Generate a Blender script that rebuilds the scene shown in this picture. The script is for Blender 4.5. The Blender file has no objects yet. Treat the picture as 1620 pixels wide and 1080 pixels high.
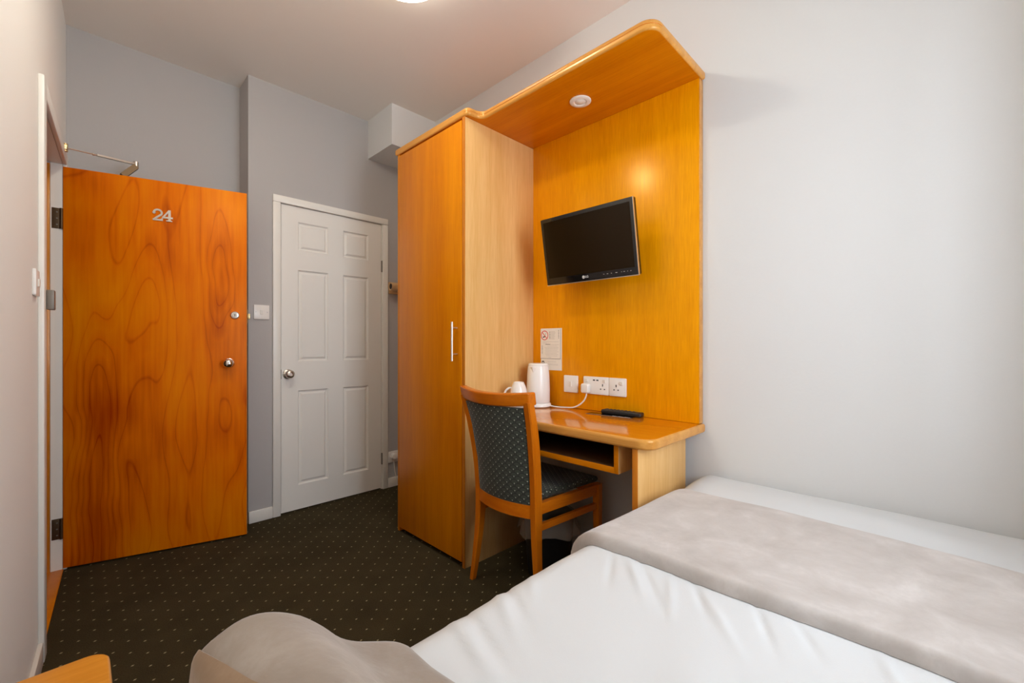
import bpy, bmesh, math, random
from mathutils import Vector, Matrix, noise
random.seed(4)
PI = math.pi
sc = bpy.context.scene
COL = sc.collection

# ------------------------------------------------------------------ room measures (metres)
CEIL = 2.75
XR = 1.868            # right wall
YB = 3.0              # back wall with the white door
YREC = 3.2            # recessed back wall behind the open door
XCH = 0.732           # corner where the wall steps forward
YN = -0.42            # wall with the window
HX, HY = -0.055, 3.022   # hinge corner of the entrance
LSL = 0.052           # skew of the left wall
LN = math.hypot(1, LSL)
EL = Vector((-LSL / LN, -1 / LN, 0))     # along the left wall towards the window
NL = Vector((1 / LN, -LSL / LN, 0))      # out of the left wall into the room
def lw(s, d, z):
    p = Vector((HX, HY, 0)) + EL * s + NL * d
    return Vector((p.x, p.y, z))

# ------------------------------------------------------------------ materials
def lin(r, g, b):
    f = lambda c: c / 12.92 if c <= 0.04045 else ((c + 0.055) / 1.055) ** 2.4
    return (f(r / 255), f(g / 255), f(b / 255), 1)

def new_mat(name):
    m = bpy.data.materials.new(name); m.use_nodes = True
    nt = m.node_tree; b = nt.nodes['Principled BSDF']
    return m, nt, b

def N(nt, typ, **kw):
    n = nt.nodes.new(typ)
    for k, v in kw.items():
        setattr(n, k, v)
    return n

def ramp(nt, stops):
    r = N(nt, 'ShaderNodeValToRGB')
    e = r.color_ramp.elements
    while len(e) < len(stops):
        e.new(0.5)
    for i, (p, c) in enumerate(stops):
        e[i].position = p; e[i].color = c
    return r

def plain(name, col, rough=0.5, metal=0.0, spec=0.5, bump=0.0, bscale=200, coat=0.0, vary=0.0, vscale=3):
    m, nt, b = new_mat(name)
    b.inputs['Base Color'].default_value = col
    b.inputs['Roughness'].default_value = rough
    b.inputs['Metallic'].default_value = metal
    b.inputs['Specular IOR Level'].default_value = spec
    b.inputs['Coat Weight'].default_value = coat
    tc = N(nt, 'ShaderNodeTexCoord')
    if bump:
        n = N(nt, 'ShaderNodeTexNoise'); n.inputs['Scale'].default_value = bscale; n.inputs['Detail'].default_value = 3
        nt.links.new(tc.outputs['Object'], n.inputs['Vector'])
        bp = N(nt, 'ShaderNodeBump'); bp.inputs['Strength'].default_value = bump; bp.inputs['Distance'].default_value = 0.004
        nt.links.new(n.outputs['Fac'], bp.inputs['Height']); nt.links.new(bp.outputs['Normal'], b.inputs['Normal'])
    if vary:
        n = N(nt, 'ShaderNodeTexNoise'); n.inputs['Scale'].default_value = vscale; n.inputs['Detail'].default_value = 4
        nt.links.new(tc.outputs['Object'], n.inputs['Vector'])
        lo = tuple(c * (1 - vary) for c in col[:3]) + (1,); hi = tuple(min(1, c * (1 + vary)) for c in col[:3]) + (1,)
        r = ramp(nt, [(0.3, lo), (0.7, hi)])
        nt.links.new(n.outputs['Fac'], r.inputs['Fac']); nt.links.new(r.outputs['Color'], b.inputs['Base Color'])
    return m

def wood(name, dark, light, axis='Z', rough=0.35, coat=0.3, scale=1.0, contrast=(0.3, 0.7), fine=0.35, offset=0.0):
    """straight-grained veneer: noise stretched along one axis"""
    m, nt, b = new_mat(name)
    tc = N(nt, 'ShaderNodeTexCoord'); mp = N(nt, 'ShaderNodeMapping')
    s = {'X': (0.7, 14, 14), 'Y': (14, 0.7, 14), 'Z': (14, 14, 0.7)}[axis]
    mp.inputs['Scale'].default_value = tuple(v * scale for v in s)
    mp.inputs['Location'].default_value = (offset, offset, offset)
    nt.links.new(tc.outputs['Object'], mp.inputs['Vector'])
    n1 = N(nt, 'ShaderNodeTexNoise'); n1.inputs['Scale'].default_value = 1.0; n1.inputs['Detail'].default_value = 5
    n1.inputs['Distortion'].default_value = 0.6
    nt.links.new(mp.outputs['Vector'], n1.inputs['Vector'])
    n2 = N(nt, 'ShaderNodeTexNoise'); n2.inputs['Scale'].default_value = 9.0; n2.inputs['Detail'].default_value = 3
    nt.links.new(mp.outputs['Vector'], n2.inputs['Vector'])
    mx = N(nt, 'ShaderNodeMix'); mx.data_type = 'FLOAT'; mx.inputs[0].default_value = fine
    nt.links.new(n1.outputs['Fac'], mx.inputs[2]); nt.links.new(n2.outputs['Fac'], mx.inputs[3])
    r = ramp(nt, [(contrast[0], dark), (contrast[1], light)])
    nt.links.new(mx.outputs[0], r.inputs['Fac']); nt.links.new(r.outputs['Color'], b.inputs['Base Color'])
    b.inputs['Roughness'].default_value = rough
    b.inputs['Coat Weight'].default_value = coat; b.inputs['Coat Roughness'].default_value = 0.18; b.inputs['Coat Tint'].default_value = (1, 0.8, 0.5, 1)
    b.inputs['Specular Tint'].default_value = (1.0, 0.62, 0.22, 1)
    bp = N(nt, 'ShaderNodeBump'); bp.inputs['Strength'].default_value = 0.05; bp.inputs['Distance'].default_value = 0.002
    nt.links.new(n2.outputs['Fac'], bp.inputs['Height']); nt.links.new(bp.outputs['Normal'], b.inputs['Normal'])
    return m

def door_wood():
    """rotary-cut plywood: cathedral figure from contour bands of a stretched noise field"""
    m, nt, b = new_mat('varnished_plywood')
    tc = N(nt, 'ShaderNodeTexCoord'); mp = N(nt, 'ShaderNodeMapping')
    mp.inputs['Scale'].default_value = (4.6, 4.6, 0.9); mp.inputs['Location'].default_value = (3.1, 0.4, 1.7)
    nt.links.new(tc.outputs['Object'], mp.inputs['Vector'])
    n1 = N(nt, 'ShaderNodeTexNoise'); n1.inputs['Scale'].default_value = 1.0; n1.inputs['Detail'].default_value = 1.2
    n1.inputs['Distortion'].default_value = 0.5; n1.inputs['Roughness'].default_value = 0.35
    nt.links.new(mp.outputs['Vector'], n1.inputs['Vector'])
    # cathedral arches: soft lobes added to the field, so the growth lines nest round them
    dt = N(nt, 'ShaderNodeVectorMath', operation='DOT_PRODUCT'); dt.inputs[1].default_value = (0.963, -0.270, 0)
    nt.links.new(tc.outputs['Object'], dt.inputs[0]); sx = N(nt, 'ShaderNodeSeparateXYZ'); nt.links.new(tc.outputs['Object'], sx.inputs[0])
    wob = N(nt, 'ShaderNodeTexNoise'); wob.inputs['Scale'].default_value = 2.2; wob.inputs['Detail'].default_value = 2; nt.links.new(tc.outputs['Object'], wob.inputs['Vector'])
    U = math_node(nt, 'ADD', dt.outputs['Value'], math_node(nt, 'MULTIPLY', math_node(nt, 'SUBTRACT', wob.outputs['Fac'], 0.5), 0.16)); Z = sx.outputs['Z']
    def bell(c, cen, wid):
        t = math_node(nt, 'DIVIDE', math_node(nt, 'SUBTRACT', c, cen), wid)
        return math_node(nt, 'EXPONENT', math_node(nt, 'MULTIPLY', math_node(nt, 'MULTIPLY', t, t), -1.0))
    def below(cen, wid):
        m_ = N(nt, 'ShaderNodeMapRange'); m_.interpolation_type = 'SMOOTHSTEP'
        m_.inputs[1].default_value = cen - wid; m_.inputs[2].default_value = cen + wid; m_.inputs[3].default_value = 1.0; m_.inputs[4].default_value = 0.0
        nt.links.new(Z, m_.inputs[0]); return m_.outputs[0]
    lobe1 = math_node(nt, 'MULTIPLY', bell(U, 0.13, 0.085), below(1.02, 0.32))
    lobe2 = math_node(nt, 'MULTIPLY', bell(U, 0.63, 0.055), bell(Z, 1.42, 0.30))
    lobe3 = math_node(nt, 'MULTIPLY', bell(U, 0.30, 0.12), bell(Z, 1.25, 0.36))
    lobe4 = math_node(nt, 'MULTIPLY', bell(U, 0.66, 0.10), bell(Z, 0.62, 0.34))
    lobes = math_node(nt, 'ADD', math_node(nt, 'ADD', math_node(nt, 'MULTIPLY', lobe1, 0.42), math_node(nt, 'MULTIPLY', lobe2, 0.26)), math_node(nt, 'ADD', math_node(nt, 'MULTIPLY', lobe3, 0.24), math_node(nt, 'MULTIPLY', lobe4, 0.22)))
    fld = math_node(nt, 'ADD', math_node(nt, 'MULTIPLY', n1.outputs['Fac'], 0.6), lobes)
    mul = N(nt, 'ShaderNodeMath', operation='MULTIPLY'); mul.inputs[1].default_value = 9
    nt.links.new(fld, mul.inputs[0])
    fr = N(nt, 'ShaderNodeMath', operation='FRACT'); nt.links.new(mul.outputs[0], fr.inputs[0])
    rings = ramp(nt, [(0.0, (0.34, 0.34, 0.34, 1)), (0.06, (0.52, 0.52, 0.52, 1)), (0.5, (0.60, 0.60, 0.60, 1)), (0.95, (0.50, 0.50, 0.50, 1)), (1.0, (0.34, 0.34, 0.34, 1))])
    nt.links.new(fr.outputs[0], rings.inputs['Fac'])
    mp2 = N(nt, 'ShaderNodeMapping'); mp2.inputs['Scale'].default_value = (30, 30, 1.5)
    nt.links.new(tc.outputs['Object'], mp2.inputs['Vector'])
    n2 = N(nt, 'ShaderNodeTexNoise'); n2.inputs['Scale'].default_value = 2.0; n2.inputs['Detail'].default_value = 4
    nt.links.new(mp2.outputs['Vector'], n2.inputs['Vector'])
    mp3 = N(nt, 'ShaderNodeMapping'); mp3.inputs['Scale'].default_value = (2.0, 2.0, 1.1); mp3.inputs['Location'].default_value = (0.3, 0, 0.2)
    nt.links.new(tc.outputs['Object'], mp3.inputs['Vector'])
    n3 = N(nt, 'ShaderNodeTexNoise'); n3.inputs['Scale'].default_value = 1.6; n3.inputs['Detail'].default_value = 2
    nt.links.new(mp3.outputs['Vector'], n3.inputs['Vector'])
    a1 = N(nt, 'ShaderNodeMix'); a1.data_type = 'FLOAT'; a1.inputs[0].default_value = 0.3
    nt.links.new(rings.outputs['Color'], a1.inputs[2]); nt.links.new(n2.outputs['Fac'], a1.inputs[3])
    a2 = N(nt, 'ShaderNodeMix'); a2.data_type = 'FLOAT'; a2.inputs[0].default_value = 0.42
    nt.links.new(a1.outputs[0], a2.inputs[2])
    stain = math_node(nt, 'SUBTRACT', n3.outputs['Fac'], math_node(nt, 'ADD', math_node(nt, 'MULTIPLY', lobe1, 0.26), math_node(nt, 'MULTIPLY', lobe2, 0.16)))
    nt.links.new(stain, a2.inputs[3])
    r = ramp(nt, [(0.34, lin(166, 50, 0)), (0.5, lin(224, 108, 0)), (0.66, lin(244, 142, 3))])
    nt.links.new(a2.outputs[0], r.inputs['Fac']); nt.links.new(r.outputs['Color'], b.inputs['Base Color'])
    b.inputs['Roughness'].default_value = 0.38; b.inputs['Specular Tint'].default_value = (1.0, 0.5, 0.15, 1)
    return m

def math_node(nt, op, a=None, b=None):
    n = N(nt, 'ShaderNodeMath', operation=op)
    for i, v in enumerate((a, b)):
        if v is None: continue
        if isinstance(v, (int, float)): n.inputs[i].default_value = v
        else: nt.links.new(v, n.inputs[i])
    return n.outputs[0]

def lattice_cell(nt, u, v, pu, pv, ou=0.0, ov=0.0):
    """signed distances to the nearest point of a rectangular lattice"""
    def one(c, p, o):
        t = math_node(nt, 'DIVIDE', math_node(nt, 'ADD', c, o), p)
        return math_node(nt, 'MULTIPLY', math_node(nt, 'SUBTRACT', math_node(nt, 'FRACT', t), 0.5), p)
    return one(u, pu, ou), one(v, pv, ov)

def carpet():
    m, nt, b = new_mat('dark_carpet')
    tc = N(nt, 'ShaderNodeTexCoord'); sp = N(nt, 'ShaderNodeSeparateXYZ'); nt.links.new(tc.outputs['Object'], sp.inputs[0])
    P = 0.087
    masks = []
    for o in (0.0, P / 2):
        du, dv = lattice_cell(nt, sp.outputs['X'], sp.outputs['Y'], P, P, 10 * P + o, 10 * P + o)
        # a short slanting fleck
        a = math_node(nt, 'ADD', math_node(nt, 'MULTIPLY', du, 0.95), math_node(nt, 'MULTIPLY', dv, 0.3))
        c = math_node(nt, 'SUBTRACT', math_node(nt, 'MULTIPLY', dv, 0.95), math_node(nt, 'MULTIPLY', du, 0.3))
        d = math_node(nt, 'ADD', math_node(nt, 'DIVIDE', math_node(nt, 'ABSOLUTE', a), 0.0055), math_node(nt, 'DIVIDE', math_node(nt, 'ABSOLUTE', c), 0.0034))
        masks.append(math_node(nt, 'LESS_THAN', d, 1.0))
    mk = math_node(nt, 'MAXIMUM', masks[0], masks[1])
    n = N(nt, 'ShaderNodeTexNoise'); n.inputs['Scale'].default_value = 260; n.inputs['Detail'].default_value = 2
    nt.links.new(tc.outputs['Object'], n.inputs['Vector'])
    n2 = N(nt, 'ShaderNodeTexNoise'); n2.inputs['Scale'].default_value = 5; n2.inputs['Detail'].default_value = 3
    nt.links.new(tc.outputs['Object'], n2.inputs['Vector'])
    mixn = math_node(nt, 'ADD', math_node(nt, 'MULTIPLY', n.outputs['Fac'], 0.6), math_node(nt, 'MULTIPLY', n2.outputs['Fac'], 0.4))
    r = ramp(nt, [(0.25, lin(42, 36, 22)), (0.75, lin(74, 64, 42))])
    nt.links.new(mixn, r.inputs['Fac'])
    mx = N(nt, 'ShaderNodeMix'); mx.data_type = 'RGBA'
    nt.links.new(mk, mx.inputs[0]); nt.links.new(r.outputs['Color'], mx.inputs[6]); mx.inputs[7].default_value = lin(158, 144, 110)
    nt.links.new(mx.outputs[2], b.inputs['Base Color'])
    b.inputs['Roughness'].default_value = 0.95; b.inputs['Specular IOR Level'].default_value = 0.1
    bp = N(nt, 'ShaderNodeBump'); bp.inputs['Strength'].default_value = 0.4; bp.inputs['Distance'].default_value = 0.004
    nt.links.new(n.outputs['Fac'], bp.inputs['Height']); nt.links.new(bp.outputs['Normal'], b.inputs['Normal'])
    return m

def chair_fabric():
    m, nt, b = new_mat('scalloped_upholstery')
    uv = N(nt, 'ShaderNodeUVMap'); sp = N(nt, 'ShaderNodeSeparateXYZ'); nt.links.new(uv.outputs['UV'], sp.inputs[0])
    PU, PV = 0.036, 0.030
    dots, arcs = [], []
    for o in (0, 1):
        du, dv = lattice_cell(nt, sp.outputs['X'], sp.outputs['Y'], PU, PV, 10 * PU + o * PU / 2, 10 * PV + o * PV / 2)
        d = math_node(nt, 'SQRT', math_node(nt, 'ADD', math_node(nt, 'MULTIPLY', du, du), math_node(nt, 'MULTIPLY', dv, dv)))
        dots.append(math_node(nt, 'LESS_THAN', d, 0.0020))
        du2, dv2 = lattice_cell(nt, sp.outputs['X'], sp.outputs['Y'], PU, PV, 10 * PU + o * PU / 2, 10 * PV + o * PV / 2 - 0.004)
        # scallop arc: an ellipse through the neighbouring dots
        e = math_node(nt, 'SQRT', math_node(nt, 'ADD', math_node(nt, 'MULTIPLY', du2, du2), math_node(nt, 'MULTIPLY', math_node(nt, 'MULTIPLY', dv2, dv2), 1.25)))
        near = math_node(nt, 'LESS_THAN', math_node(nt, 'ABSOLUTE', math_node(nt, 'SUBTRACT', e, 0.0150)), 0.0015)
        arcs.append(math_node(nt, 'MULTIPLY', near, math_node(nt, 'GREATER_THAN', dv2, -0.004)))
    dot = math_node(nt, 'MAXIMUM', dots[0], dots[1]); arc = math_node(nt, 'MAXIMUM', arcs[0], arcs[1])
    mx = N(nt, 'ShaderNodeMix'); mx.data_type = 'RGBA'
    mx.inputs[6].default_value = lin(54, 58, 46); mx.inputs[7].default_value = lin(20, 22, 16)
    nt.links.new(arc, mx.inputs[0])
    mx2 = N(nt, 'ShaderNodeMix'); mx2.data_type = 'RGBA'; mx2.inputs[7].default_value = lin(196, 196, 178)
    nt.links.new(mx.outputs[2], mx2.inputs[6]); nt.links.new(dot, mx2.inputs[0])
    nt.links.new(mx2.outputs[2], b.inputs['Base Color'])
    b.inputs['Roughness'].default_value = 0.8; b.inputs['Sheen Weight'].default_value = 0.15
    return m

def velvet(name, c0, c1):
    m, nt, b = new_mat(name)
    tc = N(nt, 'ShaderNodeTexCoord')
    n = N(nt, 'ShaderNodeTexNoise'); n.inputs['Scale'].default_value = 7; n.inputs['Detail'].default_value = 6; n.inputs['Roughness'].default_value = 0.65
    n.inputs['Distortion'].default_value = 0.3
    nt.links.new(tc.outputs['Object'], n.inputs['Vector'])
    r = ramp(nt, [(0.32, c0), (0.55, tuple((a + d) / 2 for a, d in zip(c0, c1))), (0.70, c1)])
    nt.links.new(n.outputs['Fac'], r.inputs['Fac']); nt.links.new(r.outputs['Color'], b.inputs['Base Color'])
    b.inputs['Roughness'].default_value = 0.9; b.inputs['Specular IOR Level'].default_value = 0.15
    b.inputs['Sheen Weight'].default_value = 0.5; b.inputs['Sheen Roughness'].default_value = 0.4
    n2 = N(nt, 'ShaderNodeTexNoise'); n2.inputs['Scale'].default_value = 60; n2.inputs['Detail'].default_value = 3
    nt.links.new(tc.outputs['Object'], n2.inputs['Vector'])
    bp = N(nt, 'ShaderNodeBump'); bp.inputs['Strength'].default_value = 0.25; bp.inputs['Distance'].default_value = 0.003
    nt.links.new(n2.outputs['Fac'], bp.inputs['Height']); nt.links.new(bp.outputs['Normal'], b.inputs['Normal'])
    return m

def emit(name, col, strength):
    m, nt, b = new_mat(name)
    b.inputs['Base Color'].default_value = (0.9, 0.9, 0.88, 1)
    b.inputs['Emission Color'].default_value = col; b.inputs['Emission Strength'].default_value = strength
    return m

def pane_mat(name):
    m = bpy.data.materials.new(name); m.use_nodes = True; nt = m.node_tree; nt.nodes.clear()
    o = N(nt, 'ShaderNodeOutputMaterial'); mx = N(nt, 'ShaderNodeMixShader'); t = N(nt, 'ShaderNodeBsdfTransparent'); g = N(nt, 'ShaderNodeBsdfGlossy')
    g.inputs['Roughness'].default_value = 0.02; mx.inputs[0].default_value = 0.06
    nt.links.new(t.outputs[0], mx.inputs[1]); nt.links.new(g.outputs[0], mx.inputs[2]); nt.links.new(mx.outputs[0], o.inputs[0])
    return m

def bag_mat(name):
    m = bpy.data.materials.new(name); m.use_nodes = True; nt = m.node_tree; nt.nodes.clear()
    o = N(nt, 'ShaderNodeOutputMaterial'); mx = N(nt, 'ShaderNodeMixShader'); t = N(nt, 'ShaderNodeBsdfTransparent'); g = N(nt, 'ShaderNodeBsdfPrincipled')
    g.inputs['Roughness'].default_value = 0.25; g.inputs['Base Color'].default_value = lin(190, 180, 165); mx.inputs[0].default_value = 0.40
    nt.links.new(t.outputs[0], mx.inputs[1]); nt.links.new(g.outputs[0], mx.inputs[2]); nt.links.new(mx.outputs[0], o.inputs[0])
    return m

M = {}
M['left_wall'] = plain('white_wall_painted_light', lin(240, 237, 232), 0.75, bump=0.08, bscale=90)  # same white paint as other walls, lightened in place of light it lacks
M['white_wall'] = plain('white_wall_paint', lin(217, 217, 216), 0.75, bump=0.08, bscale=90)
M['grey_wall'] = plain('grey_wall_paint', lin(178, 174, 172), 0.75, bump=0.08, bscale=90)
M['ceiling'] = plain('ceiling_paint', lin(238, 231, 222), 0.85, bump=0.06, bscale=70)
M['carpet'] = carpet()
M['gloss_white'] = plain('white_gloss_paint', lin(232, 228, 220), 0.35, bump=0.02, bscale=40)
M['door_white'] = plain('white_door_paint', lin(232, 228, 221), 0.42, bump=0.05, bscale=120)
M['plywood'] = door_wood()
M['ply_edge'] = wood('pale_door_edge', lin(150, 90, 30), lin(200, 140, 70), 'Z')
M['oak_z'] = wood('honey_veneer_upright', lin(200, 110, 0), lin(224, 138, 2), 'Z', rough=0.36, coat=0.0)
M['oak_panel'] = wood('honey_oak_panel', lin(220, 136, 0), lin(244, 164, 6), 'Z', rough=0.24, coat=0.0, scale=1.7, fine=0.6, contrast=(0.3, 0.7))
M['oak_y'] = wood('honey_veneer_lengthwise', lin(192, 102, 0), lin(218, 130, 6), 'Y', rough=0.36, coat=0.0)
M['desk'] = wood('polished_desk_veneer', lin(188, 114, 10), lin(214, 144, 26), 'Y', rough=0.09, coat=0.55)
M['lip'] = wood('solid_wood_lip', lin(190, 130, 58), lin(222, 166, 88), 'Y', rough=0.28, coat=0.35, scale=1.6)
M['maple'] = wood('pale_maple_laminate', lin(216, 166, 98), lin(234, 192, 130), 'Z', rough=0.4, coat=0.1, scale=1.3, fine=0.5)
M['beech_top'] = wood('amber_table_veneer', lin(204, 132, 34), lin(226, 158, 62), 'X', rough=0.35, coat=0.15)
M['edge'] = wood('amber_edge_strip', lin(186, 108, 24), lin(210, 136, 44), 'Z', rough=0.35)
M['chair_wood'] = wood('cherry_stained_beech', lin(192, 98, 10), lin(222, 132, 20), 'Z', rough=0.3, coat=0.35, scale=1.2)
M['chair_wood_y'] = wood('cherry_stained_beech_rail', lin(188, 94, 10), lin(216, 124, 18), 'Y', rough=0.3, coat=0.35, scale=1.2)
M['chair_wood_x'] = wood('cherry_stained_beech_side', lin(188, 94, 10), lin(216, 124, 18), 'X', rough=0.3, coat=0.35, scale=1.2)
M['fabric'] = chair_fabric()
M['shelf_inside'] = plain('dark_shelf_faces', lin(74, 44, 14), 0.6)  # darker brown on the inner faces of the open shelf
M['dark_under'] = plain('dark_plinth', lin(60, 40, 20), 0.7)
M['chrome'] = plain('polished_chrome', (0.78, 0.76, 0.72, 1), 0.12, 1.0)
M['brushed'] = plain('brushed_nickel', (0.66, 0.62, 0.56, 1), 0.3, 1.0)
M['satin'] = plain('satin_steel', (0.8, 0.78, 0.75, 1), 0.28, 1.0)
M['brass'] = plain('aged_brass', (0.62, 0.45, 0.22, 1), 0.3, 1.0)
M['bronze'] = plain('brown_hinge_metal', (0.12, 0.075, 0.04, 1), 0.45, 0.8)
M['plate_grey'] = plain('grey_steel_plate', lin(128, 120, 110), 0.5, 0.5)
M['plastic'] = plain('white_plastic', lin(236, 232, 226), 0.28, spec=0.5)
M['plastic_off_white'] = plain('off_white_plastic', lin(228, 222, 212), 0.3)  # off-white plastic of the rockers and one cord
M['kettle'] = plain('kettle_white', lin(238, 236, 232), 0.22)
M['china'] = plain('white_china', lin(240, 236, 230), 0.15, coat=0.4)
M['black_gloss'] = plain('black_glossy_plastic', (0.006, 0.005, 0.005, 1), 0.12)
M['screen'] = plain('dark_screen', (0.014, 0.007, 0.0015, 1), 0.25, spec=0.2)
M['black'] = plain('black_plastic', (0.012, 0.011, 0.011, 1), 0.4)
M['button'] = plain('grey_rubber_buttons', lin(70, 68, 66), 0.5)
M['slot'] = plain('socket_slot', (0.01, 0.01, 0.01, 1), 0.6)
M['paper'] = plain('white_paper', lin(232, 226, 216), 0.6)
M['ink'] = plain('dark_ink', lin(60, 58, 60), 0.7)
M['ink_pale'] = plain('faint_grey_ink', lin(176, 170, 164), 0.7)
M['ink_red'] = plain('red_ink', lin(206, 40, 32), 0.6)
M['silver_print'] = plain('silver_print', lin(200, 200, 200), 0.4)
M['bin'] = plain('black_bin_plastic', (0.01, 0.01, 0.01, 1), 0.45)
M['bag'] = bag_mat('clear_bin_bag')
M['duvet'] = plain('white_cotton', lin(211, 213, 214), 0.85, spec=0.2, bump=0.05, bscale=350)
M['mattress'] = plain('mattress_ticking', lin(225, 220, 212), 0.9)
M['divan'] = plain('beige_divan_cloth', lin(150, 130, 110), 0.9)
M['runner'] = velvet('taupe_velvet', lin(176, 168, 162), lin(206, 200, 196))
M['pillow'] = velvet('beige_velvet', lin(138, 124, 110), lin(164, 152, 140))
M['hem'] = velvet('tan_velvet_hem', lin(138, 112, 86), lin(160, 134, 108))
M['lamp'] = emit('lit_opal_glass', (1.0, 0.95, 0.83, 1), 6.5)
M['lamp_main'] = emit('bright_opal_glass', (1.0, 0.955, 0.82, 1), 88.0)
M['spot_lens'] = plain('frosted_lens', lin(236, 234, 228), 0.25)
M['pane'] = pane_mat('window_pane')
M['curtain'] = plain('cream_curtain', lin(210, 196, 176), 0.9)
M['beech'] = plain('pale_beech', lin(206, 166, 118), 0.45, vary=0.1, vscale=8)
M['hole'] = plain('hollow_dark', (0.03, 0.015, 0.01, 1), 0.8)

# ------------------------------------------------------------------ mesh helpers (all shapes are laid out in room coordinates)
def box(bm, p0, p1, bev=0.0, seg=2):
    x0, y0, z0 = p0; x1, y1, z1 = p1
    x0, x1 = sorted((x0, x1)); y0, y1 = sorted((y0, y1)); z0, z1 = sorted((z0, z1))
    vs = [bm.verts.new(c) for c in ((x0, y0, z0), (x1, y0, z0), (x1, y1, z0), (x0, y1, z0), (x0, y0, z1), (x1, y0, z1), (x1, y1, z1), (x0, y1, z1))]
    fs = [bm.faces.new([vs[i] for i in f]) for f in ((3, 2, 1, 0), (4, 5, 6, 7), (0, 1, 5, 4), (1, 2, 6, 5), (2, 3, 7, 6), (3, 0, 4, 7))]
    if bev:
        es = list({e for f in fs for e in f.edges})
        bmesh.ops.bevel(bm, geom=es, offset=bev, segments=seg, profile=0.5, affect='EDGES')
    return vs

def xbox(bm, fn, a, b, bev=0.0):
    """a box in a skewed frame: fn maps (s, d, z) to room coordinates"""
    t = bmesh.new(); box(t, a, b, bev)
    for v in t.verts: v.co = fn(*v.co)
    merge(bm, t)

def merge(bm, t):
    me = bpy.data.meshes.new('tmp'); t.to_mesh(me); t.free(); bm.from_mesh(me); bpy.data.meshes.remove(me)

def frame_of(axis):
    a = Vector(axis).normalized()
    u = a.orthogonal().normalized() if abs(a.z) < 0.9 else Vector((1, 0, 0))
    u = (u - a * u.dot(a)).normalized()
    return a, u, a.cross(u)

def lathe(bm, base, axis, prof, n=32, cap=True, flip=False):
    """prof: list of (radius, distance along axis)"""
    a, u, w = frame_of(axis); base = Vector(base); rings = []
    for r, t in prof:
        if r < 1e-6:
            rings.append([bm.verts.new(base + a * t)])
        else:
            rings.append([bm.verts.new(base + a * t + (u * math.cos(2 * PI * i / n) + w * math.sin(2 * PI * i / n)) * r) for i in range(n)])
    for A, B in zip(rings, rings[1:]):
        for i in range(n):
            j = (i + 1) % n
            q = [A[i % len(A)], A[j % len(A)], B[j % len(B)], B[i % len(B)]]
            q = list(dict.fromkeys(q))
            if len(q) >= 3: bm.faces.new(q)
    if cap:
        if len(rings[0]) > 1: bm.faces.new(list(reversed(rings[0])))
        if len(rings[-1]) > 1: bm.faces.new(rings[-1])

def cyl(bm, p0, p1, r, n=20, r2=None):
    p0 = Vector(p0); p1 = Vector(p1); d = p1 - p0
    lathe(bm, p0, d, [(r, 0), (r if r2 is None else r2, d.length)], n)

def tube(bm, pts, r, n=10):
    pts = [Vector(p) for p in pts]; rings = []
    ref = None
    for i, p in enumerate(pts):
        t = (pts[min(i + 1, len(pts) - 1)] - pts[max(i - 1, 0)]).normalized()
        if ref is None:
            ref = t.orthogonal().normalized()
        ref = (ref - t * ref.dot(t)).normalized(); w = t.cross(ref)
        rr = r[i] if isinstance(r, (list, tuple)) else r
        rings.append([bm.verts.new(p + (ref * math.cos(2 * PI * k / n) + w * math.sin(2 * PI * k / n)) * rr) for k in range(n)])
    for A, B in zip(rings, rings[1:]):
        for k in range(n): bm.faces.new([A[k], A[(k + 1) % n], B[(k + 1) % n], B[k]])
    bm.faces.new(list(reversed(rings[0]))); bm.faces.new(rings[-1])

def spline(pts, n=12):
    pts = [Vector(p) for p in pts]; out = []
    for i in range(len(pts) - 1):
        p0 = pts[max(i - 1, 0)]; p1 = pts[i]; p2 = pts[i + 1]; p3 = pts[min(i + 2, len(pts) - 1)]
        for k in range(n):
            t = k / n
            out.append(0.5 * ((2 * p1) + (-p0 + p2) * t + (2 * p0 - 5 * p1 + 4 * p2 - p3) * t * t + (-p0 + 3 * p1 - 3 * p2 + p3) * t ** 3))
    out.append(pts[-1]); return out

def prism(bm, outline, fn, h0, h1, bev=0.0, seg=3):
    """extrude a closed 2D outline between h0 and h1; fn maps (u, v, h) to room coordinates"""
    t = bmesh.new()
    a = [t.verts.new((u, v, h0)) for u, v in outline]; b = [t.verts.new((u, v, h1)) for u, v in outline]
    t.faces.new(list(reversed(a))); t.faces.new(b); n = len(a)
    for i in range(n): t.faces.new([a[i], a[(i + 1) % n], b[(i + 1) % n], b[i]])
    bmesh.ops.recalc_face_normals(t, faces=t.faces[:])
    if bev:
        es = [e for e in t.edges if abs(e.verts[0].co.z - e.verts[1].co.z) < 1e-7]
        bmesh.ops.bevel(t, geom=es, offset=bev, segments=seg, profile=0.5, affect='EDGES')
    for v in t.verts: v.co = Vector(fn(*v.co))
    merge(bm, t)

def round_corner(cx, cy, r, a0, a1, n=8):
    return [(cx + r * math.cos(math.radians(a0 + (a1 - a0) * i / n)), cy + r * math.sin(math.radians(a0 + (a1 - a0) * i / n))) for i in range(n + 1)]

def rrect(u0, v0, u1, v1, r, n=5):
    return (round_corner(u1 - r, v1 - r, r, 0, 90, n) + round_corner(u0 + r, v1 - r, r, 90, 180, n)
            + round_corner(u0 + r, v0 + r, r, 180, 270, n) + round_corner(u1 - r, v0 + r, r, 270, 360, n))

XYZ = lambda u, v, h: (u, v, h)
def on_panel(x):           # u runs along -Y (to the right seen from the room), v up, h out of the surface towards -X
    return lambda u, v, h: (x - h, -u, v)

def B():
    return bmesh.new()

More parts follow.
